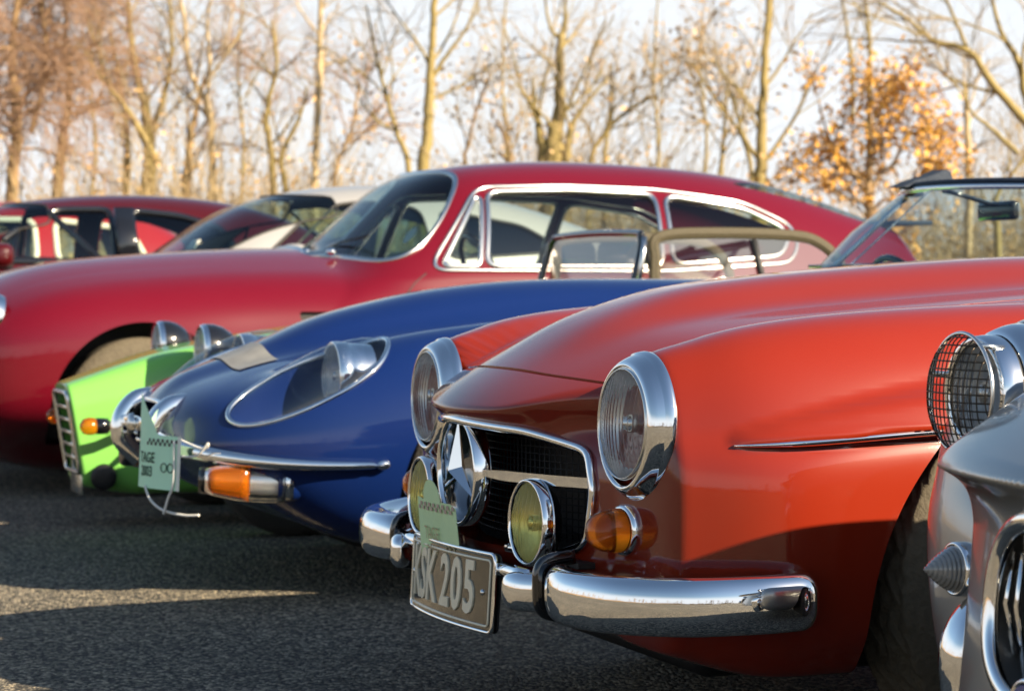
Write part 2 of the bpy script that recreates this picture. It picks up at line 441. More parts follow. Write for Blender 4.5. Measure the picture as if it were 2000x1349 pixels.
# ---------------------------------------------------------------- shared car pieces
TH = R(21.2)
def car(name, ox, oy, label, cat='car', th=TH): return empty(name, (ox, oy, 0), th, label, cat)
def wheel(parent, l, w, r=0.31, wd=0.16, tread=False, hub='chrome', dust=False, detail=48, steer=0.0):
    """tyre with tread and sidewall, rim, hub cap"""
    s = 1 if w > 0 else -1; n = 240 if tread else detail
    prof = [(r * 0.62, -wd * 0.46), (r * 0.70, -wd * 0.52), (r * 0.88, -wd * 0.53), (r * 0.965, -wd * 0.46), (r * 0.985, -wd * 0.40)]
    k = 22 if tread else 4
    prof += [(r, -wd * 0.38 + wd * 0.76 * i / k) for i in range(k + 1)]
    prof += [(a, -h) for a, h in prof[4::-1]]
    ax = nrm((sin(steer), s * cos(steer), 0)); c = np.array([l, w, r]); V = []; F = []
    a = np.array([0, 0, 1.0]); b = np.cross(ax, a)
    for (rr, h) in prof:
        for i in range(n):
            t = 2 * pi * i / n; q = rr
            if tread and rr == r:
                zig = 0.012 * math.asin(sin(t * 24)) * 0.64
                u = h + zig
                if min(abs(u - g) for g in (-0.042, -0.014, 0.014, 0.042)) < 0.0042: q -= 0.008
                elif abs((t * 24 / pi + u * 26 + 1) % 2 - 1) < 0.2: q -= 0.005
            V.append(c + ax * h + (a * cos(t) + b * sin(t)) * q)
    m = len(prof)
    for j in range(m - 1):
        for i in range(n):
            kx = (i + 1) % n; F.append((j * n + i, j * n + kx, (j + 1) * n + kx, (j + 1) * n + i))
    wh = mk('wheel', V, F, M['dusty_tyre' if dust else 'tyre'], parent)
    rp = [(r * 0.63, -wd * 0.45), (r * 0.63, wd * 0.36), (r * 0.60, wd * 0.43), (r * 0.57, wd * 0.36), (r * 0.52, wd * 0.10), (r * 0.40, wd * 0.12), (r * 0.34, wd * 0.18), (0.0005, wd * 0.18)]
    v, f = lathe(rp, c, ax, 40); mk('rim', v, f, M['satin'], wh)
    v, f = lathe([(r * 0.36, wd * 0.20), (r * 0.33, wd * 0.30), (r * 0.22, wd * 0.36), (r * 0.0015, wd * 0.39)], c, ax, 32); mk('hub_cap', v, f, M[hub], wh)
    return wh
def well(parent, l, z, rad, w0, w1):
    V, F = [], []; n = 24
    for s in (1, -1):
        mb = MB(); P = []
        for i in range(n + 1):
            t = -0.04 + (pi + 0.08) * i / n
            P += [(l + rad * cos(t), s * w0, z + rad * sin(t)), (l + rad * cos(t), s * w1, z + rad * sin(t))]
        mb.add(P, [(2 * i, 2 * i + 1, 2 * i + 3, 2 * i + 2) for i in range(n)])
        mb.add([P[2 * i] for i in range(n + 1)], [tuple(range(n + 1))])
        mb.obj('wheel_well', M['black'], parent, False)
def headlamp(parent, c, r, axis=(-1, 0, 0), dome=0.25, ribs=True, bowl=0.5, lensmat='lens', name='headlight', pitch=0.0125, refl='reflector', n=168):
    """lamp body: reflector bowl with a bulb, fluted lens in front"""
    ax = nrm(axis); c = np.asarray(c, float)
    prof = [(r * (1 - i / 12), -r * bowl * (1 - (1 - i / 12) ** 2)) for i in range(12)] + [(r * 0.02, -r * bowl)]
    v, f = lathe(prof, c, ax, 48); ref = mk(name, v, f, M[refl], parent)
    v, f = lathe([(0.012, -r * 0.4), (0.016, -r * 0.15), (0.011, -r * 0.05), (0.0005, -r * 0.03)], c, ax, 16); mk('bulb', v, f, M['satin'], ref)
    def rib(x, y, rr):
        if not ribs: return 0.0
        e = 1 - (rr / r) ** 2
        return 0.0032 * sin(2 * pi * x / pitch) * min(1, e * 6)
    k = 64; prof = [(r * (1 - i / k), r * dome * (1 - (1 - i / k) ** 2)) for i in range(k)] + [(0.0005, r * dome)]
    v, f = lathe(prof, c, ax, n, rib=rib); mk('lens', v, f, M[lensmat], ref)
    return ref
def seat(parent, l, w, z=0.42, h=0.55, m='seat'):
    mb = MB(); mb.add(*rbox((l, w, z), (0.25, 0.24, 0.09), 0.06, 3))
    mb.add(*rbox((l + 0.27, w, z + h * 0.5), (0.075, 0.23, h * 0.55), 0.06, 3, None))
    return mb.obj('seat', M[m], parent)
def steering(parent, l, w, z, r=0.19, tilt=0.45):
    P = [(l + r * sin(tilt) * -sin(t) * 0.9, w + r * cos(t), z + r * cos(tilt) * sin(t)) for t in np.linspace(0, 2 * pi, 36, endpoint=False)]
    mb = MB(); mb.add(*tube(P, 0.013, 8, True, up=(1, 0, 0)))
    for t in (0.3, pi - 0.3, -pi / 2):
        q = (l + r * sin(tilt) * -sin(t) * 0.9, w + r * cos(t), z + r * cos(tilt) * sin(t)); mb.add(*tube([(l, w, z), q], 0.008, 6, up=(1, 0.2, 0)))
    mb.add(*tube([(l, w, z), (l - 0.3, w, z - 0.15)], 0.02, 8, up=(0, 1, 0)))
    return mb.obj('steering_wheel', M['gloss_black'], parent)

# ================================================================ ground
def make_ground():
    m, t, b = mat('asphalt'); b.inputs['Roughness'].default_value = 0.85; b.inputs['Specular IOR Level'].default_value = 0.3
    tc = node(t, 'ShaderNodeTexCoord')
    v1 = node(t, 'ShaderNodeTexVoronoi', Scale=115.0); v2 = node(t, 'ShaderNodeTexVoronoi', Scale=190.0)
    n1 = node(t, 'ShaderNodeTexNoise', Scale=0.6, Detail=5.0); n2 = node(t, 'ShaderNodeTexNoise', Scale=26.0, Detail=6.0, Roughness=0.7)
    for n in (v1, v2, n1, n2): t.links.new(tc.outputs['Object'], n.inputs['Vector'])
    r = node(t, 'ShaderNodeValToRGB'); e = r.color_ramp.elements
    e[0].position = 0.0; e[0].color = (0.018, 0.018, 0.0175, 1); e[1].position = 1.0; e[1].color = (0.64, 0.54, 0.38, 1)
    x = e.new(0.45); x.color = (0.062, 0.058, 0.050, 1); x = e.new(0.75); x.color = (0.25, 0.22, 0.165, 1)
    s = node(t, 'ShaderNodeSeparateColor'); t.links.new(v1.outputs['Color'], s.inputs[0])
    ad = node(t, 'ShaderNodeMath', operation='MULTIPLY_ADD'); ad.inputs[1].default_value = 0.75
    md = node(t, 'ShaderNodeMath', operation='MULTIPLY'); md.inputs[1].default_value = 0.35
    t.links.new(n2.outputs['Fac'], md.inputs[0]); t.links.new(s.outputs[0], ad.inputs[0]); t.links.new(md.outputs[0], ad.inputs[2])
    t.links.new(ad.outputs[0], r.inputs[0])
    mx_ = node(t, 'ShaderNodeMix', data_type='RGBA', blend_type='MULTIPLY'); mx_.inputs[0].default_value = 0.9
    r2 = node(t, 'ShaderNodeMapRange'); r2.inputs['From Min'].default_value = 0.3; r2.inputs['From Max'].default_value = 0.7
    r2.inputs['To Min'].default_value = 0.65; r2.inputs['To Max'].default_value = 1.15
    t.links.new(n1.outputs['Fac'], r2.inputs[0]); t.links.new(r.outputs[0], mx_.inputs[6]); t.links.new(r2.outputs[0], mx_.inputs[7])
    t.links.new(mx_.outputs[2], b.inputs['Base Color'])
    b1 = node(t, 'ShaderNodeBump', Strength=0.9, Distance=0.012); b2 = node(t, 'ShaderNodeBump', Strength=0.5, Distance=0.006)
    b1.invert = True
    t.links.new(v1.outputs['Distance'], b1.inputs['Height']); t.links.new(n2.outputs['Fac'], b2.inputs['Height'])
    t.links.new(b1.outputs[0], b2.inputs['Normal']); t.links.new(b2.outputs[0], b.inputs['Normal'])
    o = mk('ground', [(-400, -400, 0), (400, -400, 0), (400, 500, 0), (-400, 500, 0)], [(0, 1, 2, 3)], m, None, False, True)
    tag(o, 'dark gritty asphalt car park with sunlit streaks between the car shadows', None, None, 'structure')
make_ground()

# ================================================================ red roadster
def red_roadster():
    c = car('roadster', .01, 4.49, 'orange-red roadster with round chrome-rimmed headlights, yellow fog lamps and a black number plate tinted with reflected tan')
    hoodz = cub([-.30, -.19, -.138, -.11, -.043, .03, .12, .22, .32, .45, .8, 1.16, 1.5, 2.6, 3.2, 3.7], [.50, .585, .632, .655, .698, .735, .772, .796, .811, .824, .852, .872, .875, .83, .76, .62])
    bul = cub([-.15, .0, .08, .2, .32, .45, .8, 1.2, 1.5], [0, .006, .016, .032, .046, .052, .054, .052, .045])
    frontz = cub([.1, .2, .3, .36, .45, .55, .60, .632, .70, .80], [.06, -.02, -.065, -.085, -.098, -.108, -.122, -.150, -.15, -.15])
    crown = cub([-.1, .03, .045, .10, .157, .22, .27, .36, .464, .60, .79, 1.2, 1.8, 2.5, 3.1, 3.5, 3.75], [.70, .737, .744, .762, .779, .793, .801, .811, .819, .826, .832, .836, .80, .80, .80, .745, .65])
    hw = cub([-.1, .03, .08, .15, .25, .40, .6, 1.0, 2.5, 3.4, 3.75], [.11, .128, .145, .170, .190, .204, .208, .208, .21, .19, .12])
    wc = cub([-.1, .03, .12, .25, .45, 1.0, 2.5, 3.5, 3.75], [.515, .522, .540, .556, .566, .568, .565, .55, .53])
    side = cub([.1, .2, .3, .42, .55, .7], [.66, .705, .745, .766, .77, .76])
    brow = cub([.1, .2, .3, .45, .7, 1.0, 1.3], [.598, .603, .610, .620, .628, .622, .60])
    sill = cub([-.2, -.03, .087, .2, .3, .5], [.28, .245, .212, .185, .185, .185])
    def F(l, w, z):
        aw = np.abs(w)
        lp = l - .5 * w * w
        h = hoodz(lp) + np.where(lp < 1.45, bul(np.clip(lp, -.15, 1.5)), .045 * (1 - sstep(1.45, 1.6, lp))) * np.exp(-(aw / (.17 + .03 * l)) ** 4) - .10 * w * w
        front = frontz(z) + .036 * sstep(.16, .36, aw) * sstep(.57, .635, z) - (l - .92 * w * w)
        hood = smax(smax((z - h) * .85, front * .9, .012), aw - .47, .03)
        hood = np.maximum(hood, .25 - z)
        # fender
        top = crown(l); a = np.maximum(hw(l), .03); zc = .50; b = np.maximum(top - zc, .03)
        dz = z - zc; dl = np.maximum(.050 - l, 0) / .030
        g = (pw((aw - wc(l)) / a, 2.25) + pw(np.where(dz > 0, dz / b, dz / .42), 2.25) + pw(dl, 3)) ** (1 / 2.25)
        fen = (g - 1) * np.minimum(a, b) * .9
        # lower body wrapped round the nose
        S = side(np.clip(z, .1, .7)); zl = (z - .41) / .215
        gl = (pw(np.maximum(.50 - l, 0) / .53, 3.1) + pw(aw / S, 3.1) + pw(zl, 7) + pw(np.maximum(l - 3.0, 0) / .8, 3)) ** (1 / 3.1)
        low = (gl - 1) * .3
        f = smin(fen, low, .08)
        f = smin(f, hood, .028)
        f = smax(f, sill(np.clip(l, -.2, .5)) - z, .03)
        # tail and rear
        f = smax(f, (pw(np.maximum(l - 2.9, 0) / .88, 2.4) + pw(aw / .79, 4) + pw((z - .5) / .5, 6) - 1) * .2, .03)
        return f
    V, Fc = shell(F, .42, 2.9, .47, nphi=520, ncap=140, nmid=130, rcap=40)
    # blister over the front wheel, pressed out of the wing
    zb = V[:, 2] - brow(np.clip(V[:, 0], .1, 1.3)); u = (V[:, 0] - .76) / .645; bt = np.clip(1 - u * u, 0, 1)
    hz = .010 + .060 * bt ** .7
    amt = .054 * bt ** .5 * np.where(zb > 0, (1 - .3 * np.clip(zb / hz, 0, 1)) * (1 - sstep(.78, 1.2, zb / hz)), 1 - sstep(0, .014, -zb))
    V[:, 1] += np.sign(V[:, 1]) * np.where(np.abs(V[:, 1]) > .55, amt, 0)
    # wheel arches
    ex = Edges()
    def arch(V, Fc, lc, zc, r, rz=None):
        rz = r if rz is None else rz
        f = np.sqrt(((V[:, 0] - lc) / r) ** 2 + ((V[:, 2] - zc) / rz) ** 2) - 1
        f = np.maximum(f * r, .46 - np.abs(V[:, 1])); f = np.maximum(f, -1)
        V, Fo, Fi, lps = split(V, Fc, f)
        for lp in lps:
            P = V[lp]; s = np.sign(P[:, 1].mean())
            lip(ex, V, lp, lambda P: np.stack([np.zeros(len(P)), -np.sign(P[:, 1]) * .025, np.zeros(len(P))], 1), .31)
        return V, Fo
    V, Fc = arch(V, Fc, .775, .27, .432, .44); V, Fc = arch(V, Fc, 2.9, .27, .40)
    # grille opening
    op = [(-.375, .40), (-.398, .50), (-.365, .560), (-.22, .590), (0, .601), (.22, .590), (.365, .560), (.398, .50), (.375, .40), (.28, .372), (-.28, .372)]
    f = sdpoly(V[:, 1], V[:, 2], op, .004); f = np.where(V[:, 0] < .25, f, 1.0)
    V, Fc, Fi, lps = split(V, Fc, f)
    gl = max(lps, key=len); P = smooth_loop(resample(V[gl], 160), 4)
    lip(ex, V, gl, (.05, 0, 0))
    # cockpit opening
    f = sdpoly(V[:, 0], V[:, 1], [(1.55, -.55), (2.55, -.55), (2.55, .55), (1.55, .55)], .06); f = np.where(V[:, 2] > .6, f, 1.0)
    V, Fc, Fi, lps2 = split(V, Fc, f)
    for lp in lps2: lip(ex, V, lp, (0, 0, -.05))
    # bonnet panel with its shut line
    lb = V[:, 0] - .5 * V[:, 1] ** 2
    pl = [(-.028, -.375), (1.30, -.41), (1.30, .41), (-.028, .375)]
    f = sdpoly(lb, V[:, 1], pl, .015); f = np.where(V[:, 2] > .672, f, 1.0)
    V2, Fo, Fi, lps3 = split(V, Fc, f)
    V3, Fg, Fin, lps4 = split(V2, Fi, f_in(V2, pl))
    body = mk('body', V2, Fo, M['red'], c)
    for lp in lps3: lip(ex, V2, lp, (0, 0, -.02))
    ex.obj('panel_edge', M['red'], body)
    bon = mk('bonnet', V3, Fin, M['red'], c)
    be = Edges()
    for lp in lps4: lip(be, V3, lp, (0, 0, -.02))
    be.obj('bonnet_edge', M['red'], bon)
    mb = MB()
    for lp in lps3:
        Q = resample(V2[lp], 240) - np.array([0, 0, .017]); mb.add(*tube(Q, .008, 6, True))
    mb.obj('shut_line_seal', M['rubber'], c)
    # chrome edge of the grille mouth, top and sides
    keep = [p for p in P if True]
    i0 = int(np.argmin(P[:, 2])); Pr = np.roll(P, -i0, 0); Pr = Pr[12:-12]
    v, f = sweep(Pr, circ(.009, 12, .008), False, (1, 0, 0)); v = np.array(v); v[:, 0] -= .004
    mk('grille_surround', v, f, M['chrome'], c)
    # dark cavity, mesh screen
    mb = MB(); mb.add(*rbox((.17, 0, .50), (.01, .42, .16), .004)); mb.add(*rbox((.06, 0, .36), (.10, .40, .006), .002)); mb.add(*rbox((.08, 0, .612), (.10, .30, .004), .002))
    mb.obj('radiator', M['black'], c, False)
    mb = MB()
    gx = lambda w: -.045 + .92 * w * w
    for i in range(57):
        w_ = -.39 + .78 * i / 56; mb.add(*tube([(gx(w_), w_, .385), (gx(w_), w_, .588)], .0012, 4, up=(1, 0, 0)))
    for j in range(16):
        z_ = .39 + .195 * j / 15; mb.add(*tube([(gx(w_) - .002, w_, z_) for w_ in np.linspace(-.39, .39, 18)], .0012, 4))
    tag(mb.obj('grille_mesh', M['rubber'], c), kind='stuff')
    # horizontal bars beside the badge
    for s in (1, -1):
        Q = [(-.118 + .92 * w_ ** 2 * .8, s * w_, .508 - .0 * w_) for w_ in np.linspace(.10, .385, 14)]
        sec = [(-.016, -.004), (0, .012), (.012, .004), (.012, -.006)]
        mb = MB(); mb.add(*sweep(Q, [(.010, -.012), (-.012, -.006), (-.004, .004), (.004, .010)] if s < 0 else [(-.006, -.010), (.012, -.002), (.012, .002), (-.006, .010)], False, scale=[.45 + .5 * min(1, (i + .5) / 4) for i in range(14)]))
        mb.obj('grille_bar', M['chrome'], c, False)
    # star in a ring
    cz = .505; cl = -.120
    e = MB(); e.add(*lathe([(.1085, .02), (.1085, -.006), (.105, -.010), (.101, -.009), (.099, 0), (.099, .03)], (cl, 0, cz), (1, 0, 0), 72))
    ring = e.obj('badge_ring', M['chrome'], c)
    e = MB()
    for k in range(3):
        t = pi / 2 + k * 2 * pi / 3; tip = np.array([cl - .002, .099 * cos(t), cz + .099 * sin(t)])
        for sg in (1, -1):
            u = t + sg * pi / 3; q = np.array([cl, .016 * cos(u), cz + .016 * sin(u)]); ctr = np.array([cl - .024, 0, cz]); bk = np.array([cl + .012, 0, cz])
            e.add([ctr, tip, q, bk], [(0, 1, 2) if sg < 0 else (0, 2, 1), (3, 2, 1) if sg < 0 else (3, 1, 2)])
    e.obj('badge_star', M['chrome'], ring, False)
    v, f = lathe([(.101, 0), (.0005, 0)], (cl + .028, 0, cz), (-1, 0, 0), 48); mk('badge_disc', v, f, M['gloss_black'], ring)
    # headlights
    for s in (1, -1):
        hc = np.array([.008, s * .524, .622])
        ax = nrm((-1, s * .02, .03))
        h = headlamp(c, hc + np.array([-.012, 0, .002]), .099, ax, .20, pitch=.0135)
        pr = [(.098, .012), (.1005, .017), (.104, .017), (.110, .012), (.1165, .002), (.1205, -.008), (.1215, -.010), (.1250, -.013), (.1275, -.022), (.1280, -.027), (.120, -.032)]
        v, f = lathe(pr, hc, ax, 96); v = np.array(v)
        dz = v[:, 2] - hc[2]; v[:, 2] += np.where(dz < -.04, (dz + .04) * .16, 0)
        mk('bezel', v, f, M['chrome'], h)
        v, f = lathe([(.0990, .0125), (.0965, .019), (.0945, .019), (.094, .012)], hc, ax, 72); mk('lens_seal', v, f, M['satin'], h)
    # indicators
    for s in (1, -1):
        b = np.array([.012, s * .50, .434]); ax = nrm((-1, s * .10, .0))
        v, f = lathe([(.051, -.05), (.053, -.012), (.049, -.006), (.044, -.006)], b, ax, 40); i_ = mk('indicator', v, f, M['gloss_black'], c)
        v, f = lathe([(.0445, -.03), (.0455, .004), (.0435, .012), (.039, .013)], b, ax, 40); mk('indicator_ring', v, f, M['chrome'], i_)
        pr = [(.039, .010), (.039, .028), (.037, .036), (.035, .050), (.031, .060), (.024, .070), (.014, .0765), (.0005, .078)]
        v, f = lathe(pr, b, ax, 48, rib=lambda x, y, r: .0009 * sin(r * 900)); mk('indicator_lens', v, f, M['amber'], i_)
        v, f = lathe([(.030, .012), (.0005, .012)], b, ax, 24); mk('indicator_reflector', v, f, M['reflector'], i_)
    # fog lamps on their bar
    for s, wl, zz, ll in ((1, .268, .428, -.082), (-1, -.262, .433, -.108)):
        b = np.array([ll, wl, zz]); ax = nrm((-1, .05 * s, .03))
        h = headlamp(c, b, .0735, ax, .16, True, .4, 'yellow_lens', 'fog_lamp', .016)
        v, f = lathe([(.0735, .004), (.076, .008), (.079, .006), (.081, -.003), (.081, -.012)], b, ax, 72); mk('lamp_rim', v, f, M['chrome'], h)
        v, f = lathe([(.0815, -.012), (.0815, -.016), (.080, -.019), (.070, -.034), (.045, -.048), (.0005, -.052)], b, ax, 56); mk('lamp_shell', v, f, M['gloss_black'], h)
        v, f = lathe([(.0818, -.0125), (.0832, -.0145), (.0818, -.0165)], b, ax, 56); mk('lamp_band', v, f, M['chrome'], h)
        v, f = tube([b + np.array([.05, 0, -.05]), b + np.array([.06, 0, -.11])], .010, 8, up=(1, 0, 0)); mk('lamp_bracket', v, f, M['gloss_black'], h)
    v, f = tube([(-.052, w_, .325) for w_ in np.linspace(-.36, .36, 8)], .008, 8); mk('lamp_bar', v, f, M['gloss_black'], c)
    mb = MB(); mb.add(*sweep([(-.03 + .5 * w_ ** 2, w_, .352) for w_ in np.linspace(.36, .48, 8)], circ(.004, 8, .012))); mb.obj('apron_strip', M['chrome'], c)
    # bumper
    def bump(P, name, hz, dp, taper=None, parent=c):
        sec = []
        for i in range(28):
            t = 2 * pi * i / 28; a = cos(t); b = sin(t)
            sec.append((dp * math.copysign(abs(a) ** .9, a), hz * math.copysign(abs(b) ** .75, b)))
        n = len(P); k = 7; sc_ = []
        for i in range(n):
            e = 1.0
            if taper: 
                d0 = i / k if taper in (1, 3) else 9; d1 = (n - 1 - i) / k if taper in (2, 3) else 9
                dd = min(d0, d1); e = math.sqrt(max(0.0004, 1 - max(0, 1 - dd) ** 2)) if dd < 1 else 1
            sc_.append((e, .35 + .65 * e))
        v, f = sweep(P, sec, False, (0, 0, 1), sc_); return mk(name, v, f, M['chrome'], parent)
    for s in (1, -1):
        ctr = spline([(-.080, s * .43, .326), (-.108, s * .49, .326), (-.112, s * .57, .326), (-.075, s * .67, .328), (.01, s * .755, .331), (.11, s * .797, .335), (.172, s * .803, .337), (.198, s * .795, .337), (.210, s * .770, .337), (.212, s * .73, .337)], 10)
        bump(ctr, 'bumper_end', .049, .030, 1)
        # dark strap where the wing of the bumper meets the centre bar
        v, f = sweep(spline([(-.05, s * .405, .275), (-.105, s * .405, .285), (-.115, s * .405, .325), (-.107, s * .405, .368), (-.05, s * .405, .380)], 6), circ(.014, 14, .010, 3), False, (0, 1, 0)); mk('bumper_strap', v, f, M['gloss_black'], c)
        # centre bar stub
        st = spline([(-.140, s * .30, .312), (-.122, s * .35, .313), (-.088, s * .40, .315)], 8)
        bump(st, 'bumper_stub', .036, .024, 1)
        mb = MB(); mb.add(*sweep([(-.118, s * w_, .338) for w_ in (.0, .15, .30, .36)], circ(.012, 8, .016))); mb.obj('bumper_bar', M['chrome'], c)
        mb = MB(); mb.add(*rbox((-.02, s * .5, .33), (.10, .02, .02), .005)); mb.obj('bumper_bracket', M['black'], c)
    # number plate: curved pressed plate, raised edge and letters
    pc = np.array([-.150, .0, .290]); tilt = -.06; bend = .35
    def pp(x, y, out=0.0):        # plate coordinates: x towards the photographer's side, y up, out forwards
        return (pc[0] - out * cos(tilt) - y * sin(tilt) + bend * x * x, pc[1] + x, pc[2] + y * cos(tilt) - out * sin(tilt) + .012 * x)
    def rr(hx, hy, r, n=6):
        o = []
        for cx, cy, a0 in ((hx - r, hy - r, 0), (-hx + r, hy - r, pi / 2), (-hx + r, -hy + r, pi), (hx - r, -hy + r, 1.5 * pi)):
            for i in range(n + 1): t = a0 + pi / 2 * i / n; o.append((cx + r * cos(t), cy + r * sin(t)))
        return o
    def dense(o, m=6):
        q = []
        for i in range(len(o)):
            a, b = o[i], o[(i + 1) % len(o)]; k = max(1, int(math.hypot(a[0] - b[0], a[1] - b[1]) / .02))
            for j in range(k): q.append((a[0] + (b[0] - a[0]) * j / k, a[1] + (b[1] - a[1]) * j / k))
        return q
    V_, F_ = [], []; nx, ny = 26, 10; hx, hy = .226, .068
    for j in range(ny + 1):
        for i in range(nx + 1): V_.append(pp(-hx + 2 * hx * i / nx, -hy + 2 * hy * j / ny, .006))
    for j in range(ny):
        for i in range(nx): a = j * (nx + 1) + i; F_.append((a, a + 1, a + nx + 2, a + nx + 1))
    pl_ = mk('number_plate', V_, F_, M['plate'], c)
    o1 = dense(rr(.230, .0725, .014)); v, f = sweep([pp(x, y, .004) for x, y in o1], circ(.0045, 10), True, (1, 0, 0)); mk('plate_frame', v, f, M['chrome'], pl_)
    o2 = dense(rr(.218, .0610, .008)); v, f = sweep([pp(x, y, .007) for x, y in o2], circ(.0022, 8), True, (1, 0, 0)); mk('plate_border', v, f, M['letter'], pl_)
    mb = MB(); mb.add(*slab([pp(x, y, -.004) for x, y in dense(rr(.232, .074, .014))], (1, 0, 0), 0, .004)); mb.obj('plate_back', M['black'], pl_, False)
    for ch, x in (('K', -.168), ('S', -.118), ('K', -.066), ('2', .018), ('0', .077), ('5', .137)):
        tv, tf = text_mesh(ch, .138, .72, .0016, .003)
        tv = [pp(x + q[0], -.0005 + q[1], .0075 + q[2]) for q in tv]; mk('character', tv, [tuple(reversed(q)) for q in tf], M['letter'], pl_, False)
    for x in (-.203, .190):
        v, f = lathe([(.006, .0), (.005, .003), (.0005, .004)], pp(x, 0, .006), (-1, 0, 0), 12); mk('plate_screw', v, f, M['satin'], pl_)
    # side strip below the blister
    Q = [(l_, 0, float(brow(l_)) - .006) for l_ in np.linspace(.118, 1.28, 40)]
    P_ = []
    for q in Q:
        lo, hi = .60, .86
        for _ in range(24):
            m_ = .5 * (lo + hi)
            if F(np.array([q[0]]), np.array([m_]), np.array([q[2]]))[0] < 0: lo = m_
            else: hi = m_
        P_.append((q[0], lo + .002, q[2]))
    P_ = smooth_loop(np.array(P_), 5, False); P_[:, 1] += .032 * np.sqrt(np.clip(1 - ((P_[:, 0] - .76) / .645) ** 2, 0, 1))
    for s in (1, -1):
        Qs = P_ * np.array([1, s, 1])
        v, f = sweep(Qs, circ(.009, 10, .0065), False, (0, 0, 1), [min(1, .35 + i * .2) for i in range(40)]); mk('side_trim', v, f, M['chrome'], c)
    # scoop badge on the bonnet ridge
    v, f = ellipsoid((.205, 0, .800), (.055, .020, .006)); v = np.array(v)
    v[:, 2] += (v[:, 0] - .205) * .42; mk('bonnet_badge', v, f, M['chrome'], bon)
    # wheels and wells
    for l_ in (.73, 2.9):
        for s in (1, -1): wheel(c, l_, s * .640, .345 if l_ < 1 else .315, .165, tread=(l_ < 1 and s > 0), dust=(l_ < 1), steer=.22 * s if l_ < 1 else 0)
    mk('chassis', *rbox((1.95, 0, .31), (1.75, .40, .17), .03), M['black'], c)
    well(c, .775, .28, .455, .40, .74); well(c, 2.9, .28, .42, .40, .74)
    # windscreen, cockpit
    P_ = spline([(1.62, -.60, .86), (1.80, -.53, 1.16), (1.74, 0, 1.20), (1.80, .53, 1.16), (1.62, .60, .86)], 10)
    mk('windscreen_frame', *tube(P_, .012, 8), M['chrome'], c)
    G = []
    for i, w_ in enumerate(np.linspace(-1, 1, 17)):
        b0 = np.array([1.50 + .12 * w_ * w_, .59 * w_, .88]); t0 = np.array([1.74 + .06 * w_ * w_, .53 * w_, 1.195 - .03 * w_ * w_]); G += [b0, t0]
    mk('windscreen', G, [(2 * i, 2 * i + 2, 2 * i + 3, 2 * i + 1) for i in range(16)], M['pane'], c)
    for s in (1, -1): seat(c, 2.15, s * .3)
    steering(c, 1.85, .3, .78)
    mb = MB(); mb.add(*rbox((2.05, 0, .30), (.6, .6, .02), .005)); mb.add(*rbox((1.62, 0, .74), (.03, .58, .09), .02)); mb.obj('cabin_floor', M['trim'], c)
    return c
def f_in(V, pl):
    lb = V[:, 0] - .5 * V[:, 1] ** 2
    g = sdpoly(lb, V[:, 1], pl, .008); return np.where(V[:, 2] > .60, g, 1.0)
red = red_roadster()

# ---------------------------------------------------------------- rally card tucked behind the plate of the red car
def card_sheet(name, m, outline, to3d, parent=None, th=.0012):
    P = [np.array(to3d(x, y, 0.0)) for x, y in outline]; B = [np.array(to3d(x, y, -th)) for x, y in outline]; n = len(P)
    V = P + B; F = [tuple(range(n)), tuple(range(2 * n - 1, n - 1, -1))] + [(i, n + i, n + (i + 1) % n, (i + 1) % n) for i in range(n)]
    return mk(name, V, F, m, parent, False)
def rally_card_red():
    root = car('rally_card', .01, 4.49, 'pale green paper rally card stuck behind the number plate of the red roadster', 'rally card')
    c0 = np.array([-.152, -.035, .345])
    def to(x, y, o): return (c0[0] - o - .10 * y + .3 * x * x, c0[1] + x + .03 * y, c0[2] + y + .02 * x)
    out = [(-.115, -.03), (.115, -.045), (.112, .09), (.085, .098)] + [(.03 + .05 * cos(t) - .045, .098 + .042 * sin(t)) for t in np.linspace(0, pi, 10)] + [(-.105, .102)]
    b = card_sheet('sheet', M['paper'], out, to, root)
    mb = MB()
    for j in range(2):
        for i in range(16):
            if (i + j) % 2 == 0:
                x0 = -.098 + i * .0128; y0 = .078 + j * .008
                mb.add([to(x0, y0, .0012), to(x0 + .0128, y0, .0012), to(x0 + .0128, y0 + .008, .0012), to(x0, y0 + .008, .0012)], [(0, 1, 2, 3)])
    mb.obj('checker_band', plain('faded pink print', (.50, .38, .30), .8), b, False)
    for txt, y, sz in (('TAGE', .032, .036), ('2003', -.004, .036)):
        tv, tf = text_mesh(txt, sz, .95, .0, .0); tv = [to(q[0] - .028, q[1] + y, .0014) for q in tv]
        mk('print', tv, tf, M['print_tan'], b, False)
    mb = MB()
    for x in (.062, .086):
        ring = [(x + .011 * cos(t), .004 + .011 * sin(t)) for t in np.linspace(0, 2 * pi, 24, endpoint=False)]
        mb.add(*tube([to(a, q, .0014) for a, q in ring], .0012, 4, True, (1, 0, 0)))
    mb.obj('print_rings', M['print_tan'], b)
rally_card_red()

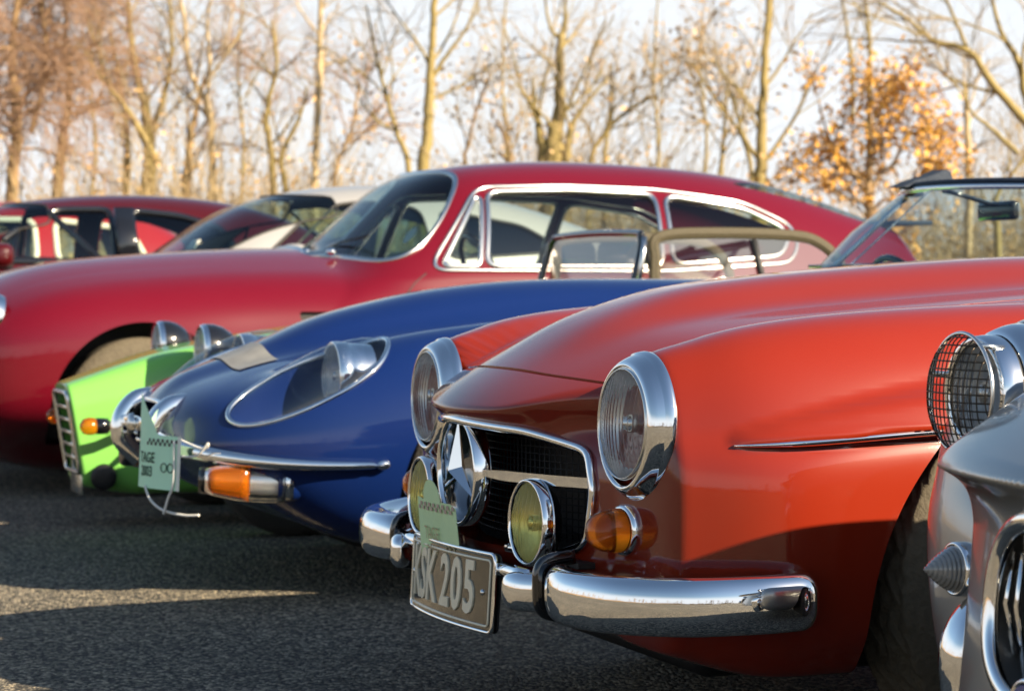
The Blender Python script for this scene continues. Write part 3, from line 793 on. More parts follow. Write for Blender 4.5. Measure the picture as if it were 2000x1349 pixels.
# ================================================================ blue long-nosed roadster
def blue_roadster():
    c = car('sports_car', -1.073, 6.64, 'dark blue long-nosed sports car with glass-covered headlights and slim chrome bumpers')
    top = cub([-.05, 0, .04, .1, .2, .3, .43, .6, .8, 1.0, 1.4, 2.0, 2.6, 3.4, 4.1, 4.3], [.50, .512, .545, .577, .612, .640, .668, .700, .728, .750, .778, .80, .80, .80, .66, .60])
    bot = cub([-.05, 0, .1, .2, .35, .6, 1, 3.4, 4.3], [.44, .42, .33, .27, .215, .19, .18, .19, .34])
    hwid = cub([-.05, 0, .08, .2, .4, .7, 1.1, 2.0, 3.0, 4.0, 4.3], [.30, .36, .45, .54, .64, .73, .79, .80, .80, .66, .5])
    bt = cub([-.1, .011, .036, .112, .219, .342, .499, .658, .819, .984, 1.151, 1.494, 1.94, 2.2], [.47, .522, .550, .602, .642, .690, .757, .802, .836, .859, .873, .880, .876, .87])
    bw = cub([0, .2, .4, .8, 1.2, 2.0], [.10, .16, .20, .25, .28, .31])
    cr = cub([0, .12, .25, .43, .57, .75, 1.0, 1.4, 2.0, 2.6, 3.3, 4.0, 4.3], [.44, .52, .60, .672, .712, .742, .768, .788, .81, .83, .83, .66, .55])
    cw = cub([0, .2, .45, .8, 1.3, 2.0, 3.0, 4.2], [.34, .42, .49, .54, .56, .57, .57, .48])
    def F(l, w, z):
        aw = np.abs(w); lc = np.clip(l, -.05, 4.3)
        T = top(lc); B = bot(lc); zc = .47; A = np.maximum(hwid(lc), .02); dz = z - zc
        dl = np.maximum(.14 - l, 0) / .15; dr = np.maximum(l - 3.7, 0) / .62
        g = (pw(aw / A, 2.5) + pw(np.where(dz > 0, dz / np.maximum(T - zc, .02), dz / np.maximum(zc - B, .02)), 2.5) + pw(dl, 2.3) + pw(dr, 2.4)) ** .4
        f = (g - 1) * np.minimum(A, .25)
        # wings
        a = .21; b = np.maximum(cr(np.clip(l, 0, 4.3)) - .42, .03)
        dfl = np.maximum(.45 - l, 0) / .42
        gw = (pw((aw - cw(np.clip(l, 0, 4.2))) / a, 2.1) + pw((z - .42) / b, 2.1) + pw(dfl, 2.6) + pw(dr, 2.5)) ** (1 / 2.1)
        f = smin(f, (gw - 1) * np.minimum(a, b), .05)
        # centre bulge of the bonnet
        lb = np.clip(l, -.1, 2.2); tb = bt(lb) - 1.0 * np.maximum(l - 2.0, 0); a2 = bw(np.clip(l, 0, 2)); b2 = np.maximum(tb - .45, .02)
        gb = (pw(w / a2, 2.8) + pw((z - .45) / b2, 2.8) + pw(np.maximum(.14 - l, 0) / .15, 2.3)) ** (1 / 2.8)
        f = smin(f, (gb - 1) * np.minimum(a2, b2) * .8, .045)
        return f
    V, Fc = shell(F, .42, 3.5, .46, nphi=400, ncap=110, nmid=140, rcap=36)
    ex = Edges()
    for lc_, rr_ in ((.90, .345), (3.25, .35)):
        f = np.maximum(np.sqrt((V[:, 0] - lc_) ** 2 + (V[:, 2] - .28) ** 2) - rr_, .48 - np.abs(V[:, 1]))
        V, Fc, Fi, lps = split(V, Fc, f)
        for lp in lps: lip(ex, V, lp, lambda P: np.stack([np.zeros(len(P)), -np.sign(P[:, 1]) * .025, np.zeros(len(P))], 1), .23)
    # mouth
    f = (pw(V[:, 1] / .215, 2.6) + pw((V[:, 2] - .470) / .058, 2.2)) ** .42 - 1; f = np.where(V[:, 0] < .2, f, 1.0)
    V, Fc, Fi, lps = split(V, Fc, f); ml = max(lps, key=len)
    lip(ex, V, ml, (.10, 0, 0)); P = smooth_loop(resample(V[ml], 120), 3)
    mk('mouth_rim', *tube(P, .008, 10, True, (1, 0, 0)), M['chrome'], c)
    mk('mouth_cavity', *rbox((.22, 0, .47), (.10, .26, .10), .01), M['black'], c, False)
    # headlamp openings in the wings, with their glass covers
    lampC = np.array([.425, .508, .612])
    uu = nrm((.43, .03, .215)); nn = nrm((-.42, .58, .70)); vv = nrm(np.cross(nn, uu))
    ctr = np.array([.352, .515, .600])
    covers = {}
    for s in (1, -1):
        D = (V * np.array([1, s, 1])) - ctr; du = D @ uu; dv = D @ vv
        wdt = np.where(dv > 0, .140, .086) + .012 * np.clip(du / .2, -1, 1)
        f = (pw(du / .245, 2.15) + pw(dv / wdt, 2.0)) ** .5 - 1
        f = np.where((V[:, 1] * s > .2) & (V[:, 2] > .40) & (V[:, 0] < .9), f * .1, 1.0)
        V, Fc, Fi, lps = split(V, Fc, f); lp = max(lps, key=len)
        covers[s] = (V.copy(), Fi, V[lp].copy())
    # cockpit
    f = sdpoly(V[:, 0], V[:, 1], [(2.58, -.54), (3.35, -.54), (3.35, .54), (2.58, .54)], .06); f = np.where(V[:, 2] > .6, f, 1.0)
    V, Fc, Fi, lps = split(V, Fc, f)
    for lp in lps: lip(ex, V, lp, (0, 0, -.05))
    body = mk('body', V, Fc, M['blue'], c); ex.obj('panel_edge', M['blue'], body)
    for s in (1, -1):
        Vc, Fi, P = covers[s]
        Q = smooth_loop(resample(P, 140), 4)
        D = (Vc * np.array([1, s, 1])) - ctr; du = D @ uu; dv = D @ vv
        rr2 = (du / .245) ** 2 + (dv / (np.where(dv > 0, .140, .086) + .012 * np.clip(du / .2, -1, 1))) ** 2
        Vc = Vc + (nn * np.array([1, s, 1]))[None] * (.040 * np.clip(1 - rr2, 0, 1) ** .8 * (1 + .5 * np.clip(du / .2, -1, 1)))[:, None]
        cg = mk('headlight_cover', Vc, Fi, M['cover'], c)
        mk('cover_trim', *tube(Q + np.array([0, s * .001, .001]), .0075, 8, True, nn * np.array([1, s, 1])), M['chrome'], cg)
        # recess
        n = len(Q); cen = Q.mean(0); mb = MB(); rows = [Q]
        inn = np.array([.105, -s * .030, -.135])
        for q in (.35, .7, 1.0): rows.append(cen + (Q - cen) * (1 - .05 * q * q) + inn * q)
        VV = np.vstack(rows + [rows[-1].mean(0)[None]]); FF = []
        for k in range(3):
            for i in range(n): j = (i + 1) % n; FF.append((k * n + i, k * n + j, (k + 1) * n + j, (k + 1) * n + i))
        FF += [(3 * n + i, 3 * n + (i + 1) % n, 4 * n) for i in range(n)]
        mk('headlight_recess', VV, FF, M['blue'], cg)
        hc = lampC * np.array([1, s, 1]); ax = nrm((-1, 0, .03))
        h = headlamp(c, hc, .088, ax, .25, True, .55, 'lens', 'headlight', .014)
        v, f = lathe([(.087, .004), (.090, .008), (.0935, .004), (.0945, -.012), (.0955, -.030), (.093, -.033), (.091, -.06), (.088, -.10)], hc, ax, 64); mk('bezel', v, f, M['chrome'], h)
        # indicator and side lamp under the bumper, in a chrome cup on a painted fairing
        b = np.array([.205, s * .53, .312])
        def along(q): return np.array([.055 + .30 * q, s * (.50 + .13 * q - .03 * q * q), .335 - .014 * q])
        rows_ = []; path = [along(q) for q in np.linspace(0, 1.25, 18)]
        scl = [(.55 + .45 * sin(min(1, q / .5) * pi / 2)) * (1 if q < .62 else max(.08, 1 - ((q - .62) / .66) ** 1.6)) for q in np.linspace(0, 1.25, 18)]
        v, f = sweep(path[9:], circ(.042, 18, .052, 2.3), False, (0, 0, 1), scl[9:]); fa = mk('indicator_fairing', v, f, M['blue'], c)
        out_ = np.array([-.012, s * .012, .001])
        for nm, i0, i1, mm, k in (('amber_lens', 1, 6, 'amber', 1.02), ('clear_lens', 5, 10, 'clear', 1.0)):
            v, f = sweep([p + out_ for p in path[i0:i1 + 1]], circ(.044, 20, .054, 2.5), False, (0, 0, 1), [x * k for x in scl[i0:i1 + 1]])
            lo_ = mk(nm, v, f, M[mm], fa)
        v, f = sweep([p + out_ * .3 for p in path[1:11]], circ(.028, 14, .040), False, (0, 0, 1), scl[1:11]); mk('lamp_reflector', v, f, M['reflector'], fa)
        v, f = sweep([p + out_ * .7 for p in (path[10], path[11])], circ(.047, 22, .057, 2.4), False, (0, 0, 1), [scl[9] * .8, scl[10] * .8]); mk('indicator_rim', v, f, M['chrome'], fa)
        v, f = sweep([p + out_ * .2 for p in path[:2]], circ(.052, 22, .062, 2.4), False, (0, 0, 1), [.6, .62]); mk('indicator_cup', v, f, M['gloss_black'], fa)
        # slim bumper blade
        P_ = []
        for a_ in np.linspace(.30, 1.24, 55):
            zz = .432 - .052 * sstep(.1, 1.1, a_); o_ = np.array([.75, 0, zz]); d_ = np.array([-cos(a_), sin(a_), 0]); lo, hi = .2, 1.2
            for _ in range(24):
                m_ = .5 * (lo + hi); p_ = o_ + d_ * m_
                if F(p_[:1], p_[1:2], p_[2:])[0] < 0: lo = m_
                else: hi = m_
            p_ = o_ + d_ * (lo + .016); P_.append((p_[0], s * p_[1], zz))
        P_ = smooth_loop(np.array(P_), 6, False)
        sec = [(.020 * cos(t), .024 * math.copysign(abs(sin(t)) ** .8, sin(t))) for t in np.linspace(0, 2 * pi, 20, endpoint=False)]
        n = len(P_); tp = [(1, (1 if i < n - 40 else .45 + .55 * (n - 1 - i) / 39) * (.3 if i > n - 3 else 1)) for i in range(n)]
        v, f = sweep(P_, sec, False, (0, 0, 1), tp); mk('bumper_blade', v, f, M['chrome'], c)
        v, f = ellipsoid(P_[-1], (.020, .012, .014)); mk('bumper_tip', v, f, M['chrome'], c)
        # upright overrider
        P_ = spline([(.085, s * .225, .520), (.035, s * .22, .512), (-.005, s * .215, .465), (-.007, s * .215, .405), (.045, s * .22, .350)], 8)
        sec = circ(.036, 20, .032, 2.4)
        n = len(P_); tp = [(.55 + .45 * sin(pi * min(1, (i + 3) / 14) / 2) * (1 if i < n - 12 else 1), 1.0) for i in range(n)]
        v, f = sweep(P_, sec, False, (0, 1, 0), [(1.0, x[0]) for x in tp]); mk('overrider', v, f, M['chrome'], c)
    # motif bar across the mouth
    v, f = sweep([(-.015, w_, .462 + .0) for w_ in np.linspace(-.19, .19, 9)], circ(.010, 14, .015, 2.5), scale=[(1, 1 + .5 * (1 - abs(i - 4) / 4)) for i in range(9)]); mb_ = mk('motif_bar', v, f, M['chrome'], c)
    v, f = lathe([(.03, .0), (.028, .012), (.0005, .016)], (-.025, 0, .462), (-1, 0, 0), 28); mk('badge', v, f, M['satin'], mb_)
    # stick-on registration panel on the bonnet
    def onto(l, w):
        lo, hi = .45, 1.0
        for _ in range(26):
            m_ = .5 * (lo + hi)
            if F(np.array([l]), np.array([w]), np.array([m_]))[0] < 0: lo = m_
            else: hi = m_
        return lo
    V_ = []; n1, n2 = 14, 20
    for i in range(n1 + 1):
        for j in range(n2 + 1):
            l_ = .225 + .115 * i / n1 + .0; w_ = -.18 + .40 * j / n2; l_ += .25 * w_ * w_; V_.append((l_ - .002, w_, onto(l_, w_) + .003))
    mk('bonnet_sticker', V_, [(i * (n2 + 1) + j, i * (n2 + 1) + j + 1, (i + 1) * (n2 + 1) + j + 1, (i + 1) * (n2 + 1) + j) for i in range(n1) for j in range(n2)], M['sticker'], c)
    # wheels
    for l_ in (.90, 3.25):
        for s in (1, -1): wheel(c, l_, s * .635, .315, .165)
    well(c, .90, .28, .355, .40, .70); well(c, 3.25, .28, .37, .40, .70)
    v, f = rbox((2.0, 0, .28), (1.6, .46, .10), .02); mk('underside', v, f, M['black'], c)
    # windscreen
    G = []; ns_ = 25
    fr_b = []; fr_t = []
    for w_ in np.linspace(-1, 1, ns_):
        b0 = np.array([2.28 + .28 * pw(w_, 2.4), .60 * w_, .872 + .012 * w_ * w_]); t0 = np.array([2.64 + .22 * pw(w_, 2.2), .535 * w_, 1.178 - .012 * w_ * w_])
        m0 = (b0 + t0) / 2 + np.array([-.012, 0, .012]); G += [b0, m0, t0]; fr_b.append(b0); fr_t.append(t0)
    ff = []
    for i in range(ns_ - 1):
        for k in range(2): a_ = i * 3 + k; ff.append((a_, a_ + 3, a_ + 4, a_ + 1))
    ws = mk('windscreen', G, ff, M['screen'], c)
    mk('screen_frame', *tube(np.array([fr_b[0]] + [fr_b[0] * (1 - q) + fr_t[0] * q for q in (.3, .6, .9)] + fr_t + [fr_b[-1] * (1 - q) + fr_t[-1] * q for q in (.9, .6, .3)] + [fr_b[-1]]), .010, 8), M['chrome'], ws)
    mk('screen_seal', *tube(np.array(fr_b), .010, 8), M['rubber'], ws)
    # header rail of the cloth roof, unlatched and standing proud of the screen
    hr = np.array(fr_t) + np.array([.035, 0, .016])
    v, f = sweep(hr, circ(.034, 12, .013, 2.6)); hd = mk('roof_header', v, f, M['blue_cloth'], ws)
    mb = MB()
    for a_, b_ in ((-.20, .05),):
        prof = [(-.10, 0), (-.05, .018), (.02, .035), (.07, .052), (.085, .044), (.10, .012), (.10, 0)]
        P0 = [(2.69 + .14 * abs(a_) + x, a_, 1.188 + y * (1 if a_ > 0 else 1.2)) for x, y in prof]
        mb.add(*slab(P0, (0, 1, 0), -b_, b_))
    mb.obj('folded_roof', M['blue_cloth'], ws, False)
    mb = MB(); mb.add(*rbox((2.88, .02, 1.105), (.018, .105, .032), .012)); mb.add(*tube([(2.88, .02, 1.12), (2.74, .0, 1.16), (2.68, 0, 1.17)], .008, 8)); mb.obj('rear_view_mirror', M['gloss_black'], ws)
    mk('mirror_glass', *rbox((2.899, .02, 1.105), (.002, .095, .026), .001), M['chrome'], ws)
    v, f = tube([(2.28, 0, .88), (2.63, 0, 1.17)], .003, 6); mk('screen_stay', v, f, M['chrome'], ws)
    for w_ in (-.33, .02, .36):
        p0 = np.array([2.25 + .28 * pw(w_ / .6, 2.4), w_, .872]); mb = MB()
        mb.add(*tube([p0 - (.03, 0, .01), p0 + (0, .02, .02), p0 + (.05, .22, .055)], .005, 6)); mb.add(*rbox(p0 + (.05, .15, .05), (.005, .16, .006), .002, 1)); mb.add(*ellipsoid(p0 - (.03, 0, .012), (.02, .02, .018), 12, 8))
        mb.obj('wiper', M['gloss_black'], c)
    # side glass in its chrome frame, cabin
    for s in (1, -1): seat(c, 3.1, s * .3, .40, .42)
    steering(c, 2.72, -.3, .78)
    mb = MB(); mb.add(*rbox((2.56, 0, .78), (.05, .54, .06), .03)); mb.add(*rbox((2.75, 0, .30), (.45, .6, .02), .005)); mb.obj('dashboard', M['trim'], c)
    return c
blue = blue_roadster()
def rally_card_blue():
    root = car('rally_card', -1.073, 6.64, 'mint green curled rally card tied with white cord to the blue car bumper', 'rally card')
    c0 = np.array([-.030, .385, .388])
    def to(x, y, o):
        return (c0[0] - o * .9 + (.42 * x + 2.0 * np.maximum(0, -x - .02) ** 2 + .05 * y), c0[1] + x * 1.0, c0[2] + y + (.0 if y < .07 else -.25 * (x + .0)))
    def grid(x0, x1, y0, y1, o, nx=14, ny=8, topcut=None):
        V = []; F = []
        for j in range(ny + 1):
            for i in range(nx + 1):
                x = x0 + (x1 - x0) * i / nx; yt = y1 if topcut is None else topcut(x); V.append(to(x, y0 + (yt - y0) * j / ny, o))
        for j in range(ny):
            for i in range(nx): a = j * (nx + 1) + i; F.append((a, a + 1, a + nx + 2, a + nx + 1))
        return V, F
    sh = mk('sheet', *grid(-.125, .085, -.085, .07, 0, 18, 8, lambda x: .062 + (.085 * max(0, (-x - .015) / .11) ** .8 if x < -.015 else 0)), M['paper2'], root)
    mk('pale_edge', *grid(.072, .087, -.085, .062, .0012, 3, 8), M['card_white'], sh)
    mb = MB()
    for j in range(2):
        for i in range(14):
            if (i + j) % 2 == 0:
                x0 = -.065 + i * .0098; y0 = .034 + j * .009; mb.add(*grid(x0, x0 + .0098, y0, y0 + .009, .0014, 1, 1))
    mb.obj('checker_band', M['black'], sh, False)
    for txt, y in (('TAGE', -.002), ('2003', -.040)):
        tv, tf = text_mesh(txt, .040, .82, 0, .0008); tv = [to(q[0] - .064, q[1] + y, .0016) for q in tv]; mk('print', tv, tf, M['print'], sh, False)
    mb = MB()
    for x in (.018, .046):
        mb.add(*tube([to(x + .012 * cos(t), -.025 + .012 * sin(t), .0016) for t in np.linspace(0, 2 * pi, 24, endpoint=False)], .0016, 4, True, (1, 0, 0)))
    mb.obj('print_rings', M['print'], sh)
    P_ = spline([to(-.06, -.08, .004), to(-.03, -.115, .004), to(.02, -.140, .0), to(.08, -.150, -.02), to(.12, -.148, -.04)], 8)
    mb = MB(); mb.add(*tube(P_, .0036, 6)); mb.add(*tube(spline([to(.062, .05, .004), to(.066, -.06, .004), to(.045, -.11, .004), to(.03, -.150, .004)], 8), .0036, 6, up=(1, 0, 0)))
    mb.add(*tube(spline([to(.08, .055, .0), to(.15, .07, -.02), to(.17, .05, -.02), to(.14, .015, -.01), to(.09, .01, 0)], 8), .003, 6, up=(1, 0, 0)))
    mb.obj('cord', M['string'], root)
rally_card_blue()

# ================================================================ green kit car between the blue car and the crimson coupe
def green_car():
    c = car('kit_car', -1.456 - .2 * .932, 8.265 - .2 * .362, 'bright green open kit car with barred square nose and separate black headlamps')
    top = cub([-.06, .05, .18, .37, .56, .8, 1.2, 1.9, 2.4, 3.2], [.475, .515, .560, .618, .655, .690, .735, .80, .80, .76])
    hw = cub([-.06, .05, .2, .4, .8, 1.3, 2.0, 3.2], [.140, .158, .190, .225, .32, .42, .48, .48])
    def F(l, w, z):
        lc = np.clip(l, -.06, 3.2); T = top(lc); A = hw(lc); B = .15 - .04 * sstep(0, .3, lc); zc = (T + B) / 2
        g = (pw(w / A, 5) + pw((z - zc) / ((T - B) / 2), 6) ) ** (1 / 5) - 1
        f = g * .2
        f = smax(f, (.030 - .16 * (z - .5) - l) * .9, .012)
        return smax(f, l - 3.15, .05)
    V, Fc = shell(F, .2, 2.9, .34, nphi=300, ncap=90, nmid=110, rcap=30)
    ex = Edges()
    f = sdpoly(V[:, 1], V[:, 2], [(-.118, .205), (-.118, .465), (.118, .465), (.118, .205)], .012); f = np.where(V[:, 0] < .16, f, 1.0)
    V, Fc, Fi, lps = split(V, Fc, f); gl = max(lps, key=len); lip(ex, V, gl, (.06, 0, 0))
    P = smooth_loop(resample(V[gl], 100), 2); mk('grille_surround', *tube(P - np.array([.004, 0, 0]), .009, 8, True, (1, 0, 0)), M['satin'], c)
    f = sdpoly(V[:, 0], V[:, 1], [(2.05, -.4), (2.9, -.4), (2.9, .4), (2.05, .4)], .03); f = np.where(V[:, 2] > .6, f, 1.0)
    V, Fc, Fi, lps = split(V, Fc, f)
    for lp in lps: lip(ex, V, lp, (0, 0, -.04))
    body = mk('body', V, Fc, M['green'], c); ex.obj('panel_edge', M['green'], body)
    mk('radiator', *rbox((.13, 0, .33), (.01, .14, .13), .003), M['black'], c, False)
    for j in range(5):
        z_ = .425 - j * .045; x_ = .030 - .16 * (z_ - .5)
        mk('grille_bar', *rbox((x_, 0, z_), (.008, .122, .0065), .003), M['satin'], c)
    mk('grille_post', *rbox((.075, 0, .33), (.006, .008, .13), .003), M['satin'], c)
    mk('number_strip', *rbox((.085, .02, .160), (.006, .10, .045), .003), M['satin'], c)
    v, f = lathe([(.045, 0), (.045, .03), (.03, .035), (.0005, .035)], (.15, .180, .185), (-.3, 1, -.1), 24); mk('towing_eye', v, f, M['black'], c)
    for s in (1, -1):
        hc = np.array([.46, s * .35, .635]); ax = nrm((-1, 0, .02))
        h = headlamp(c, hc, .078, ax, .2, True, .5)
        v, f = lathe([(.077, .006), (.081, .008), (.086, -.002), (.088, -.012)], hc, ax, 48); mk('bezel', v, f, M['chrome'], h)
        v, f = lathe([(.0885, -.012), (.088, -.040), (.080, -.070), (.062, -.100), (.035, -.125), (.0005, -.132)], hc, ax, 40); mk('lamp_shell', v, f, M['gloss_black'], h)
        v, f = tube([hc + (.05, 0, -.07), (.52, s * .33, .50), (.56, s * .24, .36)], .014, 8, up=(0, 1, 0)); mk('lamp_bracket', v, f, M['gloss_black'], h)
        b = np.array([.085, s * .33, .372]); ax = nrm((-1, s * .1, 0))
        v, f = lathe([(.024, -.01), (.030, .0), (.031, .018), (.026, .036), (.012, .046), (.0005, .048)], b, ax, 28); i_ = mk('indicator', v, f, M['amber'], c)
        v, f = tube([b + (.008, 0, 0), b + (.05, 0, 0)], .029, 16, up=(0, 0, 1)); mk('indicator_body', v, f, M['gloss_black'], i_)
        v, f = tube([b + (.05, 0, 0), b + (.13, -s * .02, 0), b + (.18, -s * .10, -.01)], .018, 10); mk('indicator_stalk', v, f, M['satin'], i_)
        # cycle wing and wheel
        wheel(c, .72, s * .60, .28, .15); P_ = [(.72 + .315 * cos(t), s * .60, .28 + .315 * sin(t)) for t in np.linspace(.35, pi * .78, 18)]
        v, f = sweep(P_, [(-.09, -.004), (.09, -.004), (.085, .008), (0, .016), (-.085, .008)], False, (0, 1, 0)); 
        V_ = []
        for t in np.linspace(.35, pi * .80, 18):
            for q in np.linspace(-1, 1, 7): rr_ = .325 - .022 * q * q; V_.append((.72 + rr_ * cos(t), s * .60 + .09 * q, .28 + rr_ * sin(t)))
        mk('cycle_wing', V_, [(i * 7 + j, i * 7 + j + 1, (i + 1) * 7 + j + 1, (i + 1) * 7 + j) for i in range(17) for j in range(6)], M['green'], c)
        wheel(c, 3.0, s * .62, .29, .17)
        v, f = tube([(.72, s * .55, .28), (.74, s * .25, .26)], .018, 8, up=(0, 0, 1)); mk('suspension_arm', v, f, M['gloss_black'], c)
    # upright windscreen in a dark frame
    P_ = [(2.045, -.47, .80), (2.095, -.455, .98), (2.108, -.43, 1.035), (2.115, -.38, 1.05), (2.115, 0, 1.058), (2.115, .38, 1.05), (2.108, .43, 1.035), (2.095, .455, .98), (2.045, .47, .80)]
    Pq = spline(P_, 8); wf = mk('windscreen_frame', *tube(Pq, .014, 10, up=(1, .2, 0)), M['gloss_black'], c)
    G = list(Pq) + [(2.045, 0, .80)]; mk('windscreen', G, [(i, i + 1, len(Pq)) for i in range(len(Pq) - 1)], M['vinyl'], wf)
    for s in (1, -1):
        v, f = tube([(2.06, s * .49, .80), (2.10, s * .475, .98), (2.112, s * .455, 1.035)], .011, 8, up=(0, 1, 0)); mk('screen_post', v, f, M['satin'], wf)
        # side screen: clear vinyl in a tan cloth frame
        o = [(2.135, .80), (2.145, .95), (2.165, 1.035), (2.40, 1.052), (2.72, 1.045), (2.84, 1.015), (2.92, .94), (2.965, .80)]
        O = spline([(a, s * (.50 - .12 * (b - .8)), b) for a, b in o], 6)
        mk('side_screen_frame', *sweep(O, circ(.022, 12, .010, 2.5), False, (0, 1, 0)), M['tan_cloth'], c)
        v, f = sweep([p + np.array([0, s * .013, 0]) for p in (O * .99 + np.array([.0245, 0, .0085]))], circ(.006, 8, .004), False, (0, 1, 0)); mk('frame_piping', v, f, M['tan_cloth'], c)
        nO = len(O); mk('side_screen', list(O) + [(2.5, s * .50, .80)], [(i, i + 1, nO) for i in range(nO - 1)], M['vinyl'], c)
        mk('screen_stay', *tube([(2.55, s * .482, 1.03), (2.60, s * .50, .80)], .014, 8, up=(0, 1, 0)), M['rubber'], c)
    for s in (1, -1): seat(c, 2.55, s * .22, .36, .40)
    mk('transmission_tunnel', *rbox((2.2, 0, .32), (.8, .36, .06), .03), M['trim'], c)
    return c
green = green_car()

# ================================================================ crimson fastback coupe
def outline_loop(poly, r, n=14):
    """rounded outline in (l, z)"""
    o = []; m = len(poly)
    for i in range(m):
        a, b, c_ = np.array(poly[i - 1], float), np.array(poly[i], float), np.array(poly[(i + 1) % m], float)
        u = nrm(np.r_[a - b, 0])[:2]; v = nrm(np.r_[c_ - b, 0])[:2]; k = min(r, np.linalg.norm(a - b) * .45, np.linalg.norm(c_ - b) * .45)
        p0, p2 = b + u * k, b + v * k
        for t in np.linspace(0, 1, 7): o.append((1 - t) ** 2 * p0 + 2 * t * (1 - t) * b + t * t * p2)
    return np.array(o)
def glasshouse(F, windows, c, body_mat, glass, frame_m, frame_r, V, Fc, wmin=.3):
    """cuts side windows (outlines in l,z) out of both sides; returns the remaining skin and fills panes"""
    panes = []
    for poly, r, nm, gm in windows:
        q = outline_loop(poly, r)
        f = sdpoly(V[:, 0], V[:, 2], q); f = np.where(np.abs(V[:, 1]) > wmin, f, 1.0)
        V, Fc, Fi, lps = split(V, Fc, f)
        for s in (1, -1):
            FF = [g for g in Fi if V[g[0], 1] * s > 0]
            if FF: panes.append((nm, V.copy(), FF, gm, [V[lp] for lp in lps if V[lp][:, 1].mean() * s > 0], s))
    for nm, Vc, FF, gm, lps, s in panes:
        g = mk(nm, Vc - np.array([0, s * .012, 0]), FF, M[gm], c)
        for P in lps:
            Q = smooth_loop(resample(P, 110), 2)
            if frame_m: mk('window_frame', *sweep(Q + np.array([0, s * .002, 0]), circ(frame_r, 8, frame_r * .55, 2.6), True, (0, 1, 0)), M[frame_m], g)
    return V, Fc
def fast_coupe():
    c = car('coupe', -2.09 - .46 * .932, 9.896 - .46 * .362, 'crimson fastback coupe with bright metal window frames parked behind the blue car')
    hz = cub([-.1, .1, .25, .426, .6, .85, 1.26, 1.6, 1.9, 2.4, 3.2, 4.0, 4.5, 4.75], [.58, .74, .82, .885, .920, .945, .968, .972, .962, .95, .94, .935, .88, .80])
    bon = cub([-.1, .1, .347, .787, 1.242, 1.7, 2.0], [.60, .78, .90, .965, .992, 1.005, 1.0])
    hwid = cub([-.1, .1, .3, .6, 1.0, 1.8, 3.0, 4.0, 4.6, 4.8], [.5, .62, .73, .80, .825, .84, .84, .80, .68, .6])
    rt = cub([1.55, 1.75, 1.95, 2.10, 2.25, 2.45, 2.7, 3.0, 3.3, 3.62, 4.04, 4.30, 4.5], [.90, 1.03, 1.20, 1.315, 1.375, 1.405, 1.420, 1.420, 1.408, 1.380, 1.295, 1.215, 1.150])
    def F(l, w, z):
        aw = np.abs(w); lc = np.clip(l, -.1, 4.8); T = hz(lc); A = hwid(lc); B = .20; zc = .52
        dz = z - zc; dl = np.maximum(.30 - l, 0) / .36; dr = np.maximum(l - 4.3, 0) / .48
        g = (pw(aw / A, 3.0) + pw(np.where(dz > 0, dz / np.maximum(T - zc, .03), dz / (zc - B)), 3.4) + pw(dl, 2.4) + pw(dr, 2.4)) ** (1 / 3.0) - 1
        f = g * .35
        lb = np.clip(l, -.1, 2.0); tb = bon(lb); gb = (pw(w / .5, 3) + pw((z - .5) / np.maximum(tb - .5, .02), 3) + pw(np.maximum(.30 - l, 0) / .36, 2.4) + pw(np.maximum(l - 2.2, 0) / .5, 2)) ** (1 / 3) - 1
        f = smin(f, gb * .3, .09)
        # wheel arch flare
        e = np.exp(-((l - .80) / .42) ** 4) * np.exp(-((z - .64) / .20) ** 2)
        f = f - .004 * e * (aw > .5)
        # glasshouse
        lg = l - .30 * w * w * (1 - sstep(2.1, 2.8, l)); lgc = np.clip(lg, 1.55, 4.5); Tg = rt(lgc); Tg = np.where(lg < 1.55, .9 - (1.55 - lg) * .8, Tg); Tg = np.where(lg > 4.5, 1.150 - (lg - 4.5) * 2.2, Tg)
        Wg = np.clip(.765 - .40 * np.maximum(z - .90, -.02) - .10 * np.maximum(l - 3.3, 0) ** 1.6, .2, 1.0)
        gg = (pw(aw / Wg, 4.2) + pw(np.maximum(z - .70, -.2) / np.maximum(Tg - .70, .05), 4.2)) ** (1 / 4.2) - 1
        gg = np.where(Tg < .80, .5, np.maximum(gg * .4, .6 - z))
        return smin(f, gg, .035)
    V, Fc = shell(F, .5, 4.2, .60, nphi=380, ncap=70, nmid=190, rcap=36, zr=.62)
    ex = Edges()
    for lc_, rr_ in ((.80, .372), (3.33, .355)):
        f = np.maximum(np.sqrt((V[:, 0] - lc_) ** 2 + (V[:, 2] - .335) ** 2) - rr_, .48 - np.abs(V[:, 1]))
        V, Fc, Fi, lps = split(V, Fc, f)
        for lp in lps: lip(ex, V, lp, lambda P: np.stack([np.zeros(len(P)), -np.sign(P[:, 1]) * .03, np.zeros(len(P))], 1), .24)
    # vent behind the front wheel
    f = np.maximum(sdpoly(V[:, 0], V[:, 2], [(1.45, .715), (1.68, .715), (1.70, .74), (1.45, .742)], .004), .6 - np.abs(V[:, 1]))
    V, Fc, Fi, lps = split(V, Fc, f)
    for lp in lps:
        lip(ex, V, lp, lambda P: np.stack([np.zeros(len(P)), -np.sign(P[:, 1]) * .04, np.zeros(len(P))], 1))
    for s in (1, -1): mk('vent_duct', *rbox((1.575, s * .775, .728), (.13, .012, .02), .002), M['black'], c, False)
    # windscreen and back light
    def scr(V, zlo, k):
        lg = V[:, 0] - .30 * V[:, 1] ** 2
        Wg = .765 - .40 * (V[:, 2] - .90)
        return lg, np.abs(V[:, 1]) / Wg
    lg, q = scr(V, 0, 0)
